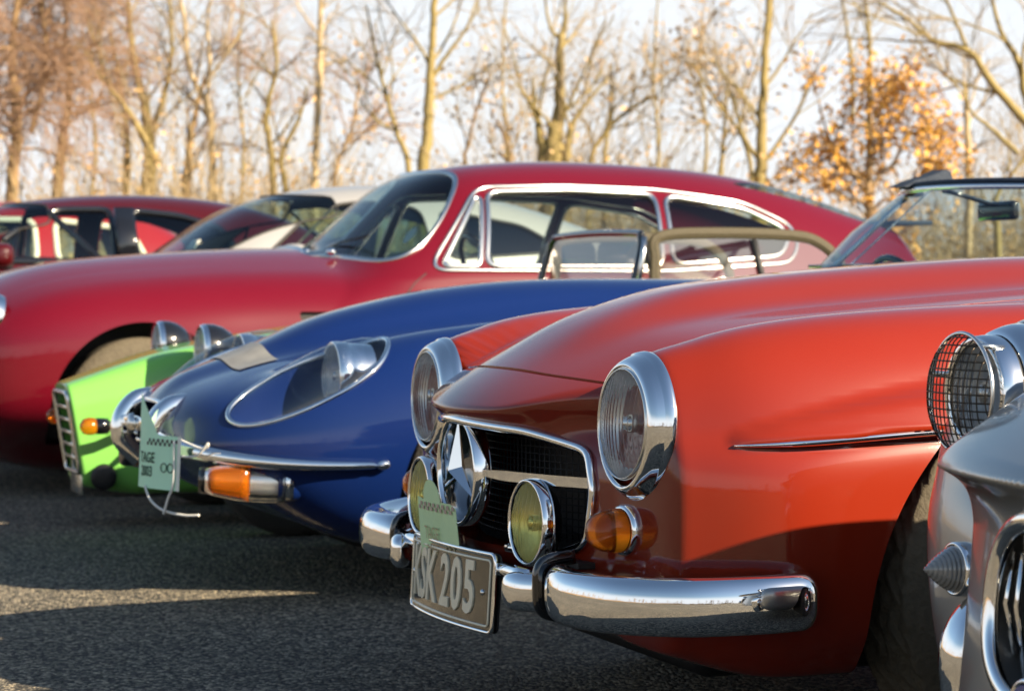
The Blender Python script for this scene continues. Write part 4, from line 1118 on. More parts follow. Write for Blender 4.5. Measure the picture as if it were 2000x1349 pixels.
    zlo = .995 + .0 * q; f = np.maximum(np.maximum(zlo - .05 * q ** 2 - V[:, 2], V[:, 2] - (1.362 - .035 * q ** 3)), (q - .885)) ; f = np.where((V[:, 0] < 2.6) & (V[:, 0] > 1.6), f, 1.0)
    f = np.where(f < 1, smax(smax(zlo - .05 * q ** 2 - V[:, 2], V[:, 2] - (1.362 - .035 * q ** 3), .05), smax((q - .93) * .6, V[:, 0] - 2.00 - .73 * (V[:, 2] - .95), .03), .05), 1.0); f = np.where((V[:, 0] < 2.6) & (V[:, 0] > 1.6), f, 1.0)
    V, Fc, Fi, lps = split(V, Fc, f); ws = mk('windscreen', V, Fi, M['screen'], c)
    for lp in lps:
        Q = smooth_loop(resample(V[lp], 160), 3); mk('screen_surround', *sweep(Q, circ(.014, 10, .009), True, (-.6, 0, .8)), M['satin'], ws)
    f = smax(smax(1.12 - V[:, 2], V[:, 2] - 1.33, .05), (np.abs(V[:, 1]) - .46) * .8, .05); f = np.where(V[:, 0] > 3.5, f, 1.0)
    V, Fc, Fi, lps = split(V, Fc, f)
    if Fi: mk('rear_window', V, Fi, M['pane'], c)
    wins = [([(2.095, .936), (2.265, .936), (2.335, 1.235), (2.31, 1.240)], .02, 'quarter_light', 'pane'),
            ([(2.295, .936), (3.13, .936), (3.17, 1.262), (2.75, 1.275), (2.37, 1.262)], .03, 'door_window', 'pane'),
            ([(3.18, .945), (3.74, .985), (3.80, 1.06), (3.79, 1.115), (3.60, 1.205), (3.215, 1.258)], .05, 'rear_quarter_window', 'pane')]
    V, Fc = glasshouse(F, wins, c, 'crimson', 'pane', 'satin', .012, V, Fc)
    # bright finisher round the whole side glass
    def skin(l, z):
        lo, hi = .25, 1.0
        for _ in range(24):
            m_ = .5 * (lo + hi)
            if F(np.array([l]), np.array([m_]), np.array([z]))[0] < 0: lo = m_
            else: hi = m_
        return lo
    q = outline_loop([(2.03, .918), (3.13, .915), (3.79, .955), (3.855, 1.05), (3.835, 1.13), (3.62, 1.232), (3.20, 1.284), (2.75, 1.296), (2.325, 1.283)], .07)
    P = np.array([(a, skin(a, b) + .003, b) for a, b in resample(np.c_[q, np.zeros(len(q))], 220)[:, :2]])
    P = smooth_loop(P, 3)
    for s in (1, -1):
        mk('window_surround', *sweep(P * np.array([1, s, 1]), circ(.009, 8, .006), True, (0, 1, 0)), M['satin'], c)
    mk('tail_lip', *rbox((4.56, 0, 1.150), (.10, .50, .012), .008), M['blue_cloth'], c)
    # door shut line
    def groove(pts, name='shut_line'):
        for s in (1, -1):
            P = spline([(a, s * (skin(a, b) - .0005), b) for a, b in pts], 8)
            mk(name, *tube(P, .0035, 5, up=(0, 1, 0)), M['rubber'], c)
    groove([(2.02, .905), (1.95, .85), (1.88, .75), (1.86, .62), (1.87, .45), (1.92, .30)]); groove([(3.12, .905), (3.13, .75), (3.10, .55), (3.05, .32)])
    body = mk('body', V, Fc, M['crimson'], c); ex.obj('panel_edge', M['crimson'], body)
    # faired headlamp, grille, bumper on the nose (out of the picture to the left)
    for s in (1, -1):
        ps = np.array([.215, s * .56, .735]); h = headlamp(c, ps + (-.02, s * .0, 0), .09, nrm((-1, s * .15, .35)), .3)
        v, f = lathe([(.09, .01), (.10, .008), (.104, -.01), (.10, -.05)], ps + (-.02, 0, 0), nrm((-1, s * .15, .35)), 48); mk('bezel', v, f, M['chrome'], h)
        P_ = spline([(-.06, s * .08, .40), (-.05, s * .30, .40), (-.01, s * .50, .40), (.04, s * .60, .40)], 8); mk('bumper', *sweep(P_, circ(.02, 14, .05, 2.4)), M['chrome'], c)
    for j in range(6): mk('grille_slat', *rbox((-.065 + .004 * j, 0, .66 - j * .022), (.01, .34 - .0 * j, .004), .002), M['chrome'], c)
    # wheels, cabin
    for l_ in (.80, 3.33):
        for s in (1, -1): wheel(c, l_, s * .69, .322, .17, dust=(l_ < 1))
    well(c, .80, .335, .380, .42, .72); well(c, 3.33, .335, .36, .42, .72)
    mk('chassis', *rbox((2.2, 0, .34), (1.9, .44, .14), .03), M['black'], c)
    for s in (1, -1): seat(c, 2.86, s * .36, .46, .58)
    mk('rear_bench', *rbox((3.6, 0, .72), (.12, .55, .22), .08), M['seat'], c)
    steering(c, 2.42, .36, .90)
    mb = MB(); mb.add(*rbox((2.18, 0, .86), (.12, .66, .07), .04)); mk('dashboard', mb.V, mb.F, M['trim'], c)
    mk('cabin_floor', *rbox((2.9, 0, .30), (1.0, .66, .02), .005), M['trim'], c)
    mk('rear_view_mirror', *rbox((2.42, 0, 1.27), (.012, .10, .03), .01), M['gloss_black'], c)
    v, f = lathe([(.045, 0), (.0005, .001)], (2.16, .12, 1.08), (-.8, .1, .6), 24); mk('permit_disc', v, f, M['card_white'], ws)
    for w_ in (-.35, .15):
        mb = MB(); p0 = np.array([1.72 + .3 * w_ * w_, w_, 1.005]); mb.add(*tube([p0, p0 + (.05, .15, .04), p0 + (.10, .40, .06)], .006, 6)); mb.add(*ellipsoid(p0 - (0, 0, .01), (.02, .02, .02), 12, 8)); mb.obj('wiper', M['gloss_black'], c)
    for l_, w_ in ((1.62, .30), (1.70, .42)):
        v, f = ellipsoid((l_, w_, 1.0), (.022, .018, .016), 14, 8); mk('washer_jet', v, f, M['chrome'], c)
    return c
crimson = fast_coupe()

# ================================================================ closed cars further back
def closed_car(name, ox, oy, label, paintm, roofp, hood, halfw, wins, glassm, seats=True, th=TH, tail=4.4, zb=.22, wg=.70, wheels=(.75, 3.3), wr=.31, frame=None, fr=.012, screen=None, dark_frame=None, rear=True, extra=None, tum=.38, gw=3.6, lf=.45):
    c = car(name, ox, oy, label, 'car', th)
    T_ = cub(*hood); R_ = cub(*roofp); r0, r1 = roofp[0][0], roofp[0][-1]; z0, z1 = roofp[1][0], roofp[1][-1]
    def F(l, w, z):
        aw = np.abs(w); lc = np.clip(l, hood[0][0], hood[0][-1]); T = T_(lc); zc = .50; dz = z - zc
        dl = np.maximum(.45 - l, 0) / .5; dr = np.maximum(l - (tail - .5), 0) / .5
        f = ((pw(aw / halfw, 4) + pw(np.where(dz > 0, dz / np.maximum(T - zc, .03), dz / (zc - zb)), 4) + pw(dl, 2.6) + pw(dr, 2.6)) ** .25 - 1) * .4
        lg = l - .22 * w * w * (1 - sstep(r0 + .5, r0 + 1.2, l)); Tg = R_(np.clip(lg, r0, r1))
        Tg = np.where(lg < r0, z0 - (r0 - lg) * 1.0, Tg); Tg = np.where(lg > r1, z1 - (lg - r1) * 1.0, Tg)
        Wg = np.clip(wg - tum * np.maximum(z - .9, -.02), .2, 1.0)
        gg = ((pw(aw / Wg, gw) + pw(np.maximum(z - .7, -.2) / np.maximum(Tg - .7, .05), gw)) ** (1 / gw) - 1) * .4
        return smin(f, np.where(Tg < .80, .5, np.maximum(gg, .6 - z)), .03)
    V, Fc = shell(F, lf, tail - .6, .62, nphi=220, ncap=30, nmid=110, rcap=22)
    for lc_ in wheels:
        f = np.maximum(np.sqrt((V[:, 0] - lc_) ** 2 + (V[:, 2] - wr) ** 2) - wr - .04, halfw * .6 - np.abs(V[:, 1]))
        V, Fc, Fi, lps = split(V, Fc, f)
    if screen:
        l0, l1, zlo, zhi, qm = screen
        Wg = wg - tum * (V[:, 2] - .9); q = np.abs(V[:, 1]) / Wg
        f = smax(smax(zlo - V[:, 2], V[:, 2] - zhi + .03 * q ** 3, .04), (q - qm) * .6, .04); f = np.where((V[:, 0] > l0) & (V[:, 0] < l1), f, 1.0)
        V, Fc, Fi, lps = split(V, Fc, f)
        ws = mk('windscreen', V, Fi, M['screen'], c)
        for lp in lps: mk('screen_seal', *tube(smooth_loop(resample(V[lp], 120), 2), .007, 6, True), M['rubber'], ws)
        for s in (-.3, .2):
            mk('wiper', *tube([(l0 + .16, s, zlo + .0), (l0 + .28, s + .35, zlo + .035)], .009, 6), M['gloss_black'], c)
    V, Fc = glasshouse(F, wins, c, paintm, glassm, frame, fr, V, Fc)
    mk('body', V, Fc, M[paintm], c)
    for l_ in wheels:
        for s in (1, -1): wheel(c, l_, s * (halfw - .12), wr, .18)
    well(c, wheels[0], wr, wr + .045, halfw * .55, halfw - .1); well(c, wheels[1], wr, wr + .045, halfw * .55, halfw - .1)
    mk('chassis', *rbox((tail / 2, 0, .36), (tail / 2 - .4, halfw * .5, .14), .03), M['black'], c)
    if seats:
        for s in (1, -1): seat(c, (r0 + r1) / 2 - .1, s * .34, .46, .55)
        steering(c, r0 + .65, .34, .88)
        mk('dashboard', *rbox((r0 + .42, 0, .84), (.12, wg - .1, .06), .04), M['trim'], c)
        mk('rear_bench', *rbox(((r0 + r1) / 2 + .75, 0, .74), (.10, .55, .22), .06), M['seat'], c)
    for s in (1, -1):
        h = headlamp(c, (.14, s * halfw * .68, .66), .085, nrm((-1, s * .2, .3)), .3)
        v, f = lathe([(.085, .01), (.098, .006), (.10, -.03), (.09, -.06)], (.14, s * halfw * .68, .66), nrm((-1, s * .2, .3)), 40); mk('bezel', v, f, M['satin'], h)
    mk('bumper', *sweep(spline([(.05, -halfw * .9, .42), (-.06, -.4, .42), (-.07, .4, .42), (.05, halfw * .9, .42)], 8), circ(.03, 12, .06)), M[paintm if extra != 'chrome' else 'chrome'], c)
    mk('number_plate', *rbox((-.10, 0, .40), (.008, .24, .05), .004), M['card_white'], c)
    return c, F
def along_row(v, s): return (.01 - .362 * v + .932 * s, 4.49 + .932 * v + .362 * s)
# silver coupe
x_, y_ = along_row(7.75, -.35)
silver, _F = closed_car('coupe', x_, y_, 'silver coupe behind the crimson fastback, its windscreen showing over the crimson bonnet', 'grey',
    ([1.15, 1.35, 1.6, 1.9, 2.25, 2.6, 3.0, 3.4, 3.8, 4.2], [.90, 1.02, 1.19, 1.315, 1.375, 1.385, 1.35, 1.26, 1.12, .98]),
    ([-.1, .2, .6, 1.2, 2, 3, 4, 4.5], [.60, .78, .88, .94, .93, .95, .92, .8]), .86,
    [([(1.72, .965), (2.66, .975), (2.64, 1.255), (2.35, 1.29), (2.08, 1.255)], .05, 'door_window', 'green_pane'), ([(2.74, .985), (3.42, 1.03), (3.20, 1.17), (2.74, 1.25)], .06, 'rear_window', 'green_pane')],
    'green_pane', screen=(1.1, 2.2, .975, 1.325, .88), tail=4.35, frame='rubber', fr=.008)
mk('door_mirror', *ellipsoid((1.86, .84, 1.0), (.07, .09, .06), 18, 10, 2.6), M['grey'], silver)
mk('parking_permit', *rbox((1.47, .30, 1.06), (.03, .09, .002), .001, 1, Matrix.Rotation(-.95, 4, 'Y')), M['card_white'], silver)
# dark red saloon
x_, y_ = along_row(9.9, -1.35)
maroon, _F = closed_car('saloon', x_, y_, 'dark red saloon with black window pillars at the far left of the row', 'maroon',
    ([1.0, 1.2, 1.5, 1.8, 2.15, 2.6, 3.0, 3.4, 3.75, 4.0], [.92, 1.02, 1.18, 1.31, 1.375, 1.40, 1.385, 1.32, 1.20, 1.10]),
    ([-.1, .2, .6, 1.2, 2, 3, 4, 4.6], [.62, .80, .90, .955, .95, .96, .96, .86]), .87,
    [([(1.62, .985), (2.44, .985), (2.44, 1.30), (2.15, 1.295), (1.98, 1.245)], .04, 'door_window', 'pane'), ([(2.56, .99), (3.20, 1.0), (3.10, 1.19), (2.86, 1.265), (2.56, 1.295)], .05, 'rear_window', 'pane')],
    'pane', screen=(1.0, 2.1, .985, 1.335, .88), tail=4.5, frame='gloss_black', fr=.020)
for s in (1, -1):
    mk('door_mirror', *ellipsoid((1.72, s * .93, 1.02), (.075, .10, .07), 18, 10, 2.8), M['maroon'], maroon)
    mk('mirror_foot', *rbox((1.74, s * .85, .985), (.06, .06, .05), .02), M['black'], maroon)
    mk('pillar', *sweep([(2.50, s * .700, .975), (2.50, s * .655, 1.14), (2.50, s * .565, 1.305)], circ(.062, 12, .012, 4), False, (0, 1, 0)), M['gloss_black'], maroon)
# small scarlet car with pale window frames
x_, y_ = along_row(12.4, -1.15)
scarlet, _F = closed_car('small_car', x_, y_, 'small scarlet classic car with cream window surrounds seen through the dark red saloon', 'scarlet',
    ([1.05, 1.2, 1.35, 1.55, 1.85, 2.3, 2.7, 3.0, 3.25, 3.5], [.95, 1.10, 1.25, 1.36, 1.42, 1.44, 1.42, 1.36, 1.22, 1.05]),
    ([-.1, .2, .6, 1.1, 2, 3, 3.6], [.62, .80, .92, .98, .98, .98, .90]), .76,
    [([(1.50, 1.0), (2.20, 1.0), (2.20, 1.30), (1.66, 1.30)], .07, 'door_window', 'pane'), ([(2.34, 1.0), (2.98, 1.0), (2.86, 1.24), (2.34, 1.30)], .08, 'rear_window', 'pane')],
    'pane', screen=(1.0, 1.8, 1.03, 1.36, .88), tail=3.6, frame='cream', fr=.020, wheels=(.6, 2.8), wr=.28, wg=.66, tum=.20)
# ================================================================ silver roadster at the right edge
def silver_roadster():
    c = car('roadster', .734, 2.626, 'silver roadster at the right edge with wire mesh guards over its headlights')
    top = cub([-.3, -.22, -.15, -.07, .1, .3, .7, 1.2, 1.5, 2.6, 3.4, 3.8], [.56, .60, .640, .690, .775, .822, .86, .885, .88, .82, .76, .6])
    cr = cub([-.1, .05, .12, .2, .35, .7, 1.2, 1.8, 2.6, 3.4, 3.8], [.74, .80, .812, .822, .832, .84, .82, .78, .82, .78, .6])
    def F(l, w, z):
        aw = np.abs(w); lp = l - .55 * w * w
        front = np.where(z > .635, -.150, -.150 + .060 * (1 - np.exp(-(.635 - np.minimum(z, .635)) / .02)) - .10 * np.maximum(.56 - z, 0)) - (l - .62 * w * w)
        beak = smax(z - top(np.clip(lp, -.3, 3.8)), front, .03)
        beak = smax(beak, aw - .40, .06); beak = np.maximum(beak, .28 - z)
        a = .188 + .022 * sstep(.1, .5, l); zc = .52; b = np.maximum(cr(np.clip(l, -.1, 3.8)) - zc, .05); dz = z - zc
        fen = ((pw((aw - .555) / a, 2.2) + pw(np.where(dz > 0, dz / b, dz / .30), 2.2) + pw(np.maximum(.26 - l, 0) / .16, 2.6)) ** (1 / 2.2) - 1) * .17
        low = ((pw(aw / .76, 3.2) + pw((z - .40) / .22, 6) + pw(np.maximum(.52 - l, 0) / .48, 3.6)) ** (1 / 3.2) - 1) * .3
        f = smin(smin(fen, low, .06), beak, .035)
        return smax(f, (pw(np.maximum(l - 3.0, 0) / .78, 2.4) + pw(aw / .79, 4) - 1) * .2, .03)
    V, Fc = shell(F, .45, 3.0, .47, nphi=520, ncap=170, nmid=100, rcap=26)
    ex = Edges()
    for lc_ in (.80, 2.95):
        f = np.maximum(np.sqrt((V[:, 0] - lc_) ** 2 + (V[:, 2] - .29) ** 2) - .385, .46 - np.abs(V[:, 1]))
        V, Fc, Fi, lps = split(V, Fc, f)
        for lp in lps: lip(ex, V, lp, lambda P: np.stack([np.zeros(len(P)), -np.sign(P[:, 1]) * .025, np.zeros(len(P))], 1), .24)
    f = (pw(V[:, 1] / .215, 3.0) + pw((V[:, 2] - .480) / .115, 2.6)) ** .36 - 1; f = np.where(V[:, 0] < .2, f * .2, 1.0)
    V, Fc, Fi, lps = split(V, Fc, f); gl = max(lps, key=len); lip(ex, V, gl, (.06, 0, 0))
    P = smooth_loop(resample(V[gl], 140), 4); mk('grille_surround', *sweep(P - np.array([.006, 0, 0]), circ(.013, 12, .010), True, (1, 0, 0)), M['chrome'], c)
    f = sdpoly(V[:, 0], V[:, 1], [(1.6, -.5), (2.5, -.5), (2.5, .5), (1.6, .5)], .06); f = np.where(V[:, 2] > .6, f, 1.0)
    V, Fc, Fi, lps = split(V, Fc, f)
    for lp in lps: lip(ex, V, lp, (0, 0, -.05))
    body = mk('body', V, Fc, M['silver'], c); ex.obj('panel_edge', M['silver'], body)
    mk('radiator', *rbox((.10, 0, .475), (.01, .32, .14), .003), M['black'], c, False)
    for i in range(13):
        w_ = -.195 + .39 * i / 12; hz_ = .108 * (1 - (abs(w_) / .215) ** 3) ** .4
        mk('grille_slat', *tube([(-.075 + .55 * w_ * w_, w_, .48 - hz_), (-.088 + .55 * w_ * w_, w_, .48), (-.075 + .55 * w_ * w_, w_, .48 + hz_)], .004, 6, up=(0, 1, 0)), M['chrome'], c)
    for s in (1, -1):
        hc = np.array([.118, s * .548, .716]); ax = nrm((-1, s * .03, .02))
        h = headlamp(c, hc, .068, ax, .22, True, .5)
        v, f = lathe([(.067, .006), (.074, .010), (.079, .004), (.081, -.012), (.081, -.022)], hc, ax, 72); mk('bezel', v, f, M['chrome'], h)
        v, f = lathe([(.0795, -.022), (.0805, -.030)], hc, ax, 48); mk('bezel_seal', v, f, M['rubber'], h)
        v, f = lathe([(.081, -.027), (.088, -.030), (.095, -.048), (.098, -.062), (.097, -.065)], hc, ax, 72); mk('lamp_pod', v, f, M['chrome'], h)
        v, f = lathe([(.0965, -.065), (.0985, -.070)], hc, ax, 48); mk('pod_seal', v, f, M['rubber'], h)
        # wire mesh stone guard, bulging, hinged a little open below
        gc = hc + np.array([-.022, 0, 0]); a_ = nrm(np.cross((0, 0, 1), ax)); b_ = np.cross(ax, a_); Rg = .083
        def gp(x, y):
            e = max(0, 1 - (x * x + y * y) / Rg ** 2); return gc + a_ * x + b_ * y + ax * (.027 * e ** .6 + .006 + .05 * max(0, -y) * .35)
        rim = mk('stone_guard', *tube([gp(Rg * cos(t), Rg * sin(t)) for t in np.linspace(0, 2 * pi, 64, endpoint=False)], .0030, 8, True, (1, 0, 0)), M['satin'], c)
        for q in range(15):
            u = -Rg + 2 * Rg * (q + .5) / 15; k = math.sqrt(Rg ** 2 - u * u)
            mk('guard_wire', *tube([gp(u, y) for y in np.linspace(-k, k, 14)], .00115, 4, up=(1, 0, 0)), M['mesh'], rim)
            mk('guard_wire', *tube([gp(x, u) for x in np.linspace(-k, k, 14)], .00115, 4, up=(1, 0, 0)), M['mesh'], rim)
        for t in (.3, 2.2, 4.2): mk('guard_clip', *tube([gp(Rg * cos(t), Rg * sin(t)), hc + a_ * .079 * cos(t) + b_ * .079 * sin(t) - ax * .01], .004, 6, up=(0, .3, 1)), M['satin'], rim)
        # conical side lamp
        b = np.array([.062, s * .515, .478]); ax2 = nrm((-1, s * .05, .02))
        v, f = lathe([(.036, -.10), (.0375, -.004), (.0365, .003), (.033, .004), (.0315, -.004)], b, ax2, 48); l_ = mk('side_lamp', v, f, M['chrome'], c)
        pr = []
        for i in range(9):
            r_ = .0318 * (1 - (i / 9) ** 1.35); pr += [(r_, .002 + .046 * i / 9), (r_ - .0006, .002 + .046 * (i + .62) / 9), (r_ - .0035, .002 + .046 * (i + .8) / 9)]
        pr.append((.0005, .049)); v, f = lathe(pr, b, ax2, 48); mk('cone_lens', v, f, M['smoke'], l_)
        # fog lamp tucked beside the grille
        b = np.array([.045, s * .355, .487]); h2 = headlamp(c, b, .066, nrm((-1, 0, .02)), .18, True, .5, 'lens', 'fog_lamp', .015)
        v, f = lathe([(.065, .004), (.072, .007), (.076, -.004), (.077, -.02), (.068, -.05), (.03, -.07), (.0005, -.072)], b, nrm((-1, 0, .02)), 56); mk('lamp_shell', v, f, M['chrome'], h2)
        # overrider
        P_ = spline([(.12, s * .44, .420), (.070, s * .44, .411), (.046, s * .44, .378), (.048, s * .44, .320), (.052, s * .44, .25), (.075, s * .44, .18)], 8)
        v, f = sweep(P_, circ(.046, 28, .040, 2.6), False, (0, 1, 0), [(min(1, .72 + i * .05), 1) for i in range(len(P_))]); mk('overrider', v, f, M['chrome'], c)
    mk('bumper', *sweep(spline([(.12, -.50, .27), (.07, -.40, .27), (-.01, 0, .27), (.07, .40, .27), (.12, .50, .27)], 10), circ(.022, 16, .05, 2.4)), M['chrome'], c)
    v, f = lathe([(.040, 0), (.040, .008), (.036, .012), (.034, .008), (.0005, .010)], (-.125, -.05, .375), (-1, 0, 0), 40); bd = mk('badge', v, f, M['chrome'], c)
    v, f = lathe([(.0325, .011), (.0005, .0125)], (-.125, -.05, .375), (-1, 0, 0), 40); mk('badge_enamel', v, f, plain('blue enamel', (.03, .06, .25), .15, coat=1.0), bd)
    for l_ in (.80, 2.95):
        for s in (1, -1): wheel(c, l_, s * .64, .305, .16)
    well(c, .80, .29, .40, .38, .70); well(c, 2.95, .29, .40, .38, .70)
    mk('chassis', *rbox((1.95, 0, .31), (1.7, .37, .15), .03), M['black'], c)
    G = []
    for w_ in np.linspace(-1, 1, 15): G += [(1.48 + .12 * w_ * w_, .56 * w_, .87), (1.66 + .10 * w_ * w_, .54 * w_, 1.15)]
    ws = mk('windscreen', G, [(2 * i, 2 * i + 2, 2 * i + 3, 2 * i + 1) for i in range(14)], M['pane'], c)
    mk('screen_frame', *tube([G[0]] + [G[2 * i + 1] for i in range(15)] + [G[28]], .012, 8), M['chrome'], ws)
    for s in (1, -1): seat(c, 2.2, s * .3)
    steering(c, 1.9, .3, .78)
    mk('cabin_floor', *rbox((2.05, 0, .30), (.5, .55, .02), .005), M['trim'], c)
    return c
silver_roadster()

# ================================================================ trees and undergrowth behind the car park
def at(px, py, d):
    v = (674.5 - py) / F_PX; u = (px - 1000) / F_PX
    y = cos(PITCH) + v * sin(PITCH); z = -sin(PITCH) + v * cos(PITCH); return np.array([u / y * d, d, CAM_H + z / y * d])
def bark(name, rgb, rgb2, sc_=9.0):
    m, t, b = mat(name); b.inputs['Roughness'].default_value = 0.85
    tc = node(t, 'ShaderNodeTexCoord'); n = node(t, 'ShaderNodeTexNoise', Scale=sc_, Detail=5.0, Roughness=0.7)
    t.links.new(tc.outputs['Object'], n.inputs['Vector'])
    mx_ = node(t, 'ShaderNodeMix', data_type='RGBA'); mx_.inputs[6].default_value = (*rgb, 1); mx_.inputs[7].default_value = (*rgb2, 1)
    t.links.new(n.outputs['Fac'], mx_.inputs[0]); t.links.new(mx_.outputs[2], b.inputs['Base Color'])
    bp = node(t, 'ShaderNodeBump', Strength=0.5, Distance=0.02); t.links.new(n.outputs['Fac'], bp.inputs['Height']); t.links.new(bp.outputs[0], b.inputs['Normal'])
    return m
M['moss'] = bark('mossy bark', (.30, .235, .08), (.19, .145, .06)); M['pale'] = bark('pale birch bark', (.48, .385, .23), (.34, .25, .14), 5)
M['brown'] = bark('brown bark', (.34, .22, .10), (.22, .15, .08)); M['twig'] = bark('grey brown twigs', (.25, .205, .15), (.34, .275, .19), 2)
M['rust'] = bark('reddish brown twigs', (.36, .225, .14), (.27, .17, .11), 2); M['tan'] = bark('tan dead stems', (.44, .33, .17), (.30, .23, .12), 2)
def leafmat(name, a, b_):
    m, t, b = mat(name); b.inputs['Roughness'].default_value = 0.6
    tc = node(t, 'ShaderNodeTexCoord'); n = node(t, 'ShaderNodeTexNoise', Scale=6.0, Detail=3.0); t.links.new(tc.outputs['Object'], n.inputs['Vector'])
    r = node(t, 'ShaderNodeMapRange'); r.inputs['From Min'].default_value = .35; r.inputs['From Max'].default_value = .65; t.links.new(n.outputs['Fac'], r.inputs[0])
    mx_ = node(t, 'ShaderNodeMix', data_type='RGBA'); mx_.inputs[6].default_value = (*a, 1); mx_.inputs[7].default_value = (*b_, 1)
    t.links.new(r.outputs[0], mx_.inputs[0]); t.links.new(mx_.outputs[2], b.inputs['Base Color']); return m
M['oak_leaf'] = leafmat('dry oak leaves', (.72, .40, .07), (.50, .25, .045)); M['dead_leaf'] = leafmat('dead leaves', (.52, .34, .14), (.35, .22, .09))
class Twigs:
    """many thin tapered stems gathered quickly into one mesh"""
    def __init__(s): s.V = []; s.F = []
    def seg(s, P, r, k=3):
        P = np.asarray(P, float); n0 = len(s.V); n = len(P)
        T = nrm(P[-1] - P[0]); a = nrm(np.cross(T, (0.31, 0.77, 0.21))); b = np.cross(T, a)
        for i in range(n):
            for j in range(k):
                t = 2 * pi * j / k; s.V.append(tuple(P[i] + (a * cos(t) + b * sin(t)) * r[i]))
        for i in range(n - 1):
            for j in range(k):
                q = (j + 1) % k; s.F.append((n0 + i * k + j, n0 + i * k + q, n0 + (i + 1) * k + q, n0 + (i + 1) * k + j))
    def leaf(s, p, size, rng):
        d = nrm(rng.normal(size=3)); e = nrm(np.cross(d, rng.normal(size=3))); g = np.cross(d, e); n0 = len(s.V)
        s.V += [tuple(p - d * size), tuple(p + e * size * .5 + g * size * .15), tuple(p + d * size), tuple(p - e * size * .5 + g * size * .15)]
        s.F += [(n0, n0 + 1, n0 + 2), (n0, n0 + 2, n0 + 3)]
    def obj(s, name, m, parent=None, off=(0, 0, 0)):
        V = np.array(s.V) - np.asarray(off); return mk(name, V, s.F, m, parent, True, True)
def wobble(p, d, L_, rng, n=4, curl=.18, lift=0.0):
    P = [np.asarray(p, float)]; d = nrm(d)
    for i in range(n):
        d = nrm(d + rng.normal(size=3) * curl + np.array([0, 0, lift])); P.append(P[-1] + d * L_ / n)
    return np.array(P)
def side_dir(d, ang, rng):
    d = nrm(d); a = nrm(np.cross(d, rng.normal(size=3))); return nrm(d * cos(ang) + a * sin(ang))
def tree(label, stems, bk='moss', tw='twig', limbs=12, subs=7, twigs=6, llen=1.7, seed=1, lift=.04, leaves=None, t0=.25, twr=.0024, big=None, spread=(.5, 1.0), fine=1.0, group='trees behind the car park', name='bare_tree'):
    """stems: list of (pixel outline of the stem, distance, widths in pixels)"""
    rng = np.random.default_rng(seed); (p0, d0, w0) = stems[0]
    base = at(p0[0][0], p0[0][1], d0); base = np.array([base[0], base[1], 0.0])
    root = empty(name, tuple(base), 0, label, 'tree', group)
    tws = Twigs(); lv = Twigs()
    def twig_at(P, r, cnt):
        for _ in range(cnt):
            t = rng.uniform(.15, 1); i = min(int(t * (len(P) - 1)), len(P) - 2); q = P[i] + (P[i + 1] - P[i]) * (t * (len(P) - 1) - i)
            d = side_dir(P[i + 1] - P[i], rng.uniform(.35, .95), rng); l_ = rng.uniform(.25, .65) * fine
            Q = wobble(q, d, l_, rng, 3, .16, lift); tws.seg(Q, np.linspace(twr, twr * .45, 4))
            if leaves:
                for _k in range(leaves):
                    if rng.random() < .8: lv.leaf(Q[rng.integers(1, 4)] + rng.normal(size=3) * .05, rng.uniform(.022, .05), rng)
    def sub(P, r0, n):
        for _ in range(n):
            t = rng.uniform(.25, 1); i = min(int(t * (len(P) - 1)), len(P) - 2); q = P[i] + (P[i + 1] - P[i]) * (t * (len(P) - 1) - i)
            d = side_dir(P[i + 1] - P[i], rng.uniform(.4, .9), rng); l_ = rng.uniform(.5, 1.1) * llen * .5
            Q = wobble(q, d, l_, rng, 4, .14, lift); tws.seg(Q, np.linspace(max(r0 * .4, .006), .004, 5), 4); twig_at(Q, .005, twigs)
    for k, (pp_, d_, w_) in enumerate(stems):
        pts = [at(x, y, d_ + (0.0 if len(q_) == 2 else q_[2])) for q_ in pp_ for x, y in [q_[:2]]]
        rad = [wd / F_PX * d_ / 2 for wd in w_]
        if pts[0][2] > 1.0 and k == 0 or pp_[0][1] > 330:
            g = pts[0].copy(); g[2] = -.05; g[0] -= (pts[1][0] - pts[0][0]) * .15; pts = [g] + pts; rad = [rad[0] * 1.15] + rad
        S = spline(pts, 6); rr = np.interp(np.linspace(0, 1, len(S)), np.linspace(0, 1, len(rad)), rad)
        S = S + rng.normal(size=S.shape) * rr[:, None] * .12
        v, f = sweep(S - base, circ(1, 10), False, (0.2, 1, 0.1), list(rr)); o = mk('trunk' if k == 0 else 'limb', v, f, M[bk], root, True, True)
        nl = limbs if k == 0 else max(3, limbs // 2)
        for i_ in range(nl):
            t = t0 + (1 - t0) * rng.uniform(0, 1) ** .8; i = min(int(t * (len(S) - 1)), len(S) - 2); q = S[i]
            d = side_dir(S[i + 1] - S[i], rng.uniform(*spread), rng); d[2] = abs(d[2]) * .8 + .15 if lift > 0 else d[2]
            l_ = llen * rng.uniform(.6, 1.2) * (1.1 - .5 * t); P = wobble(q, d, l_, rng, 5, .12, lift); r0 = min(rr[i] * .5, .021)
            T = Twigs(); T.seg(P, np.linspace(r0, max(.006, r0 * .3), 6), 5); T.obj('branch', M[bk], root, base)
            sub(P, r0, subs); twig_at(P, r0, twigs)
        twig_at(S[int(len(S) * .3):], .01, twigs)
    o = tws.obj('twigs', M[tw], root, base); tag(o, kind='stuff')
    if lv.F: o = lv.obj('leaves', M['oak_leaf' if leaves and leaves > 3 else 'dead_leaf'], root, base); tag(o, kind='stuff')
    return root
D = 27.0
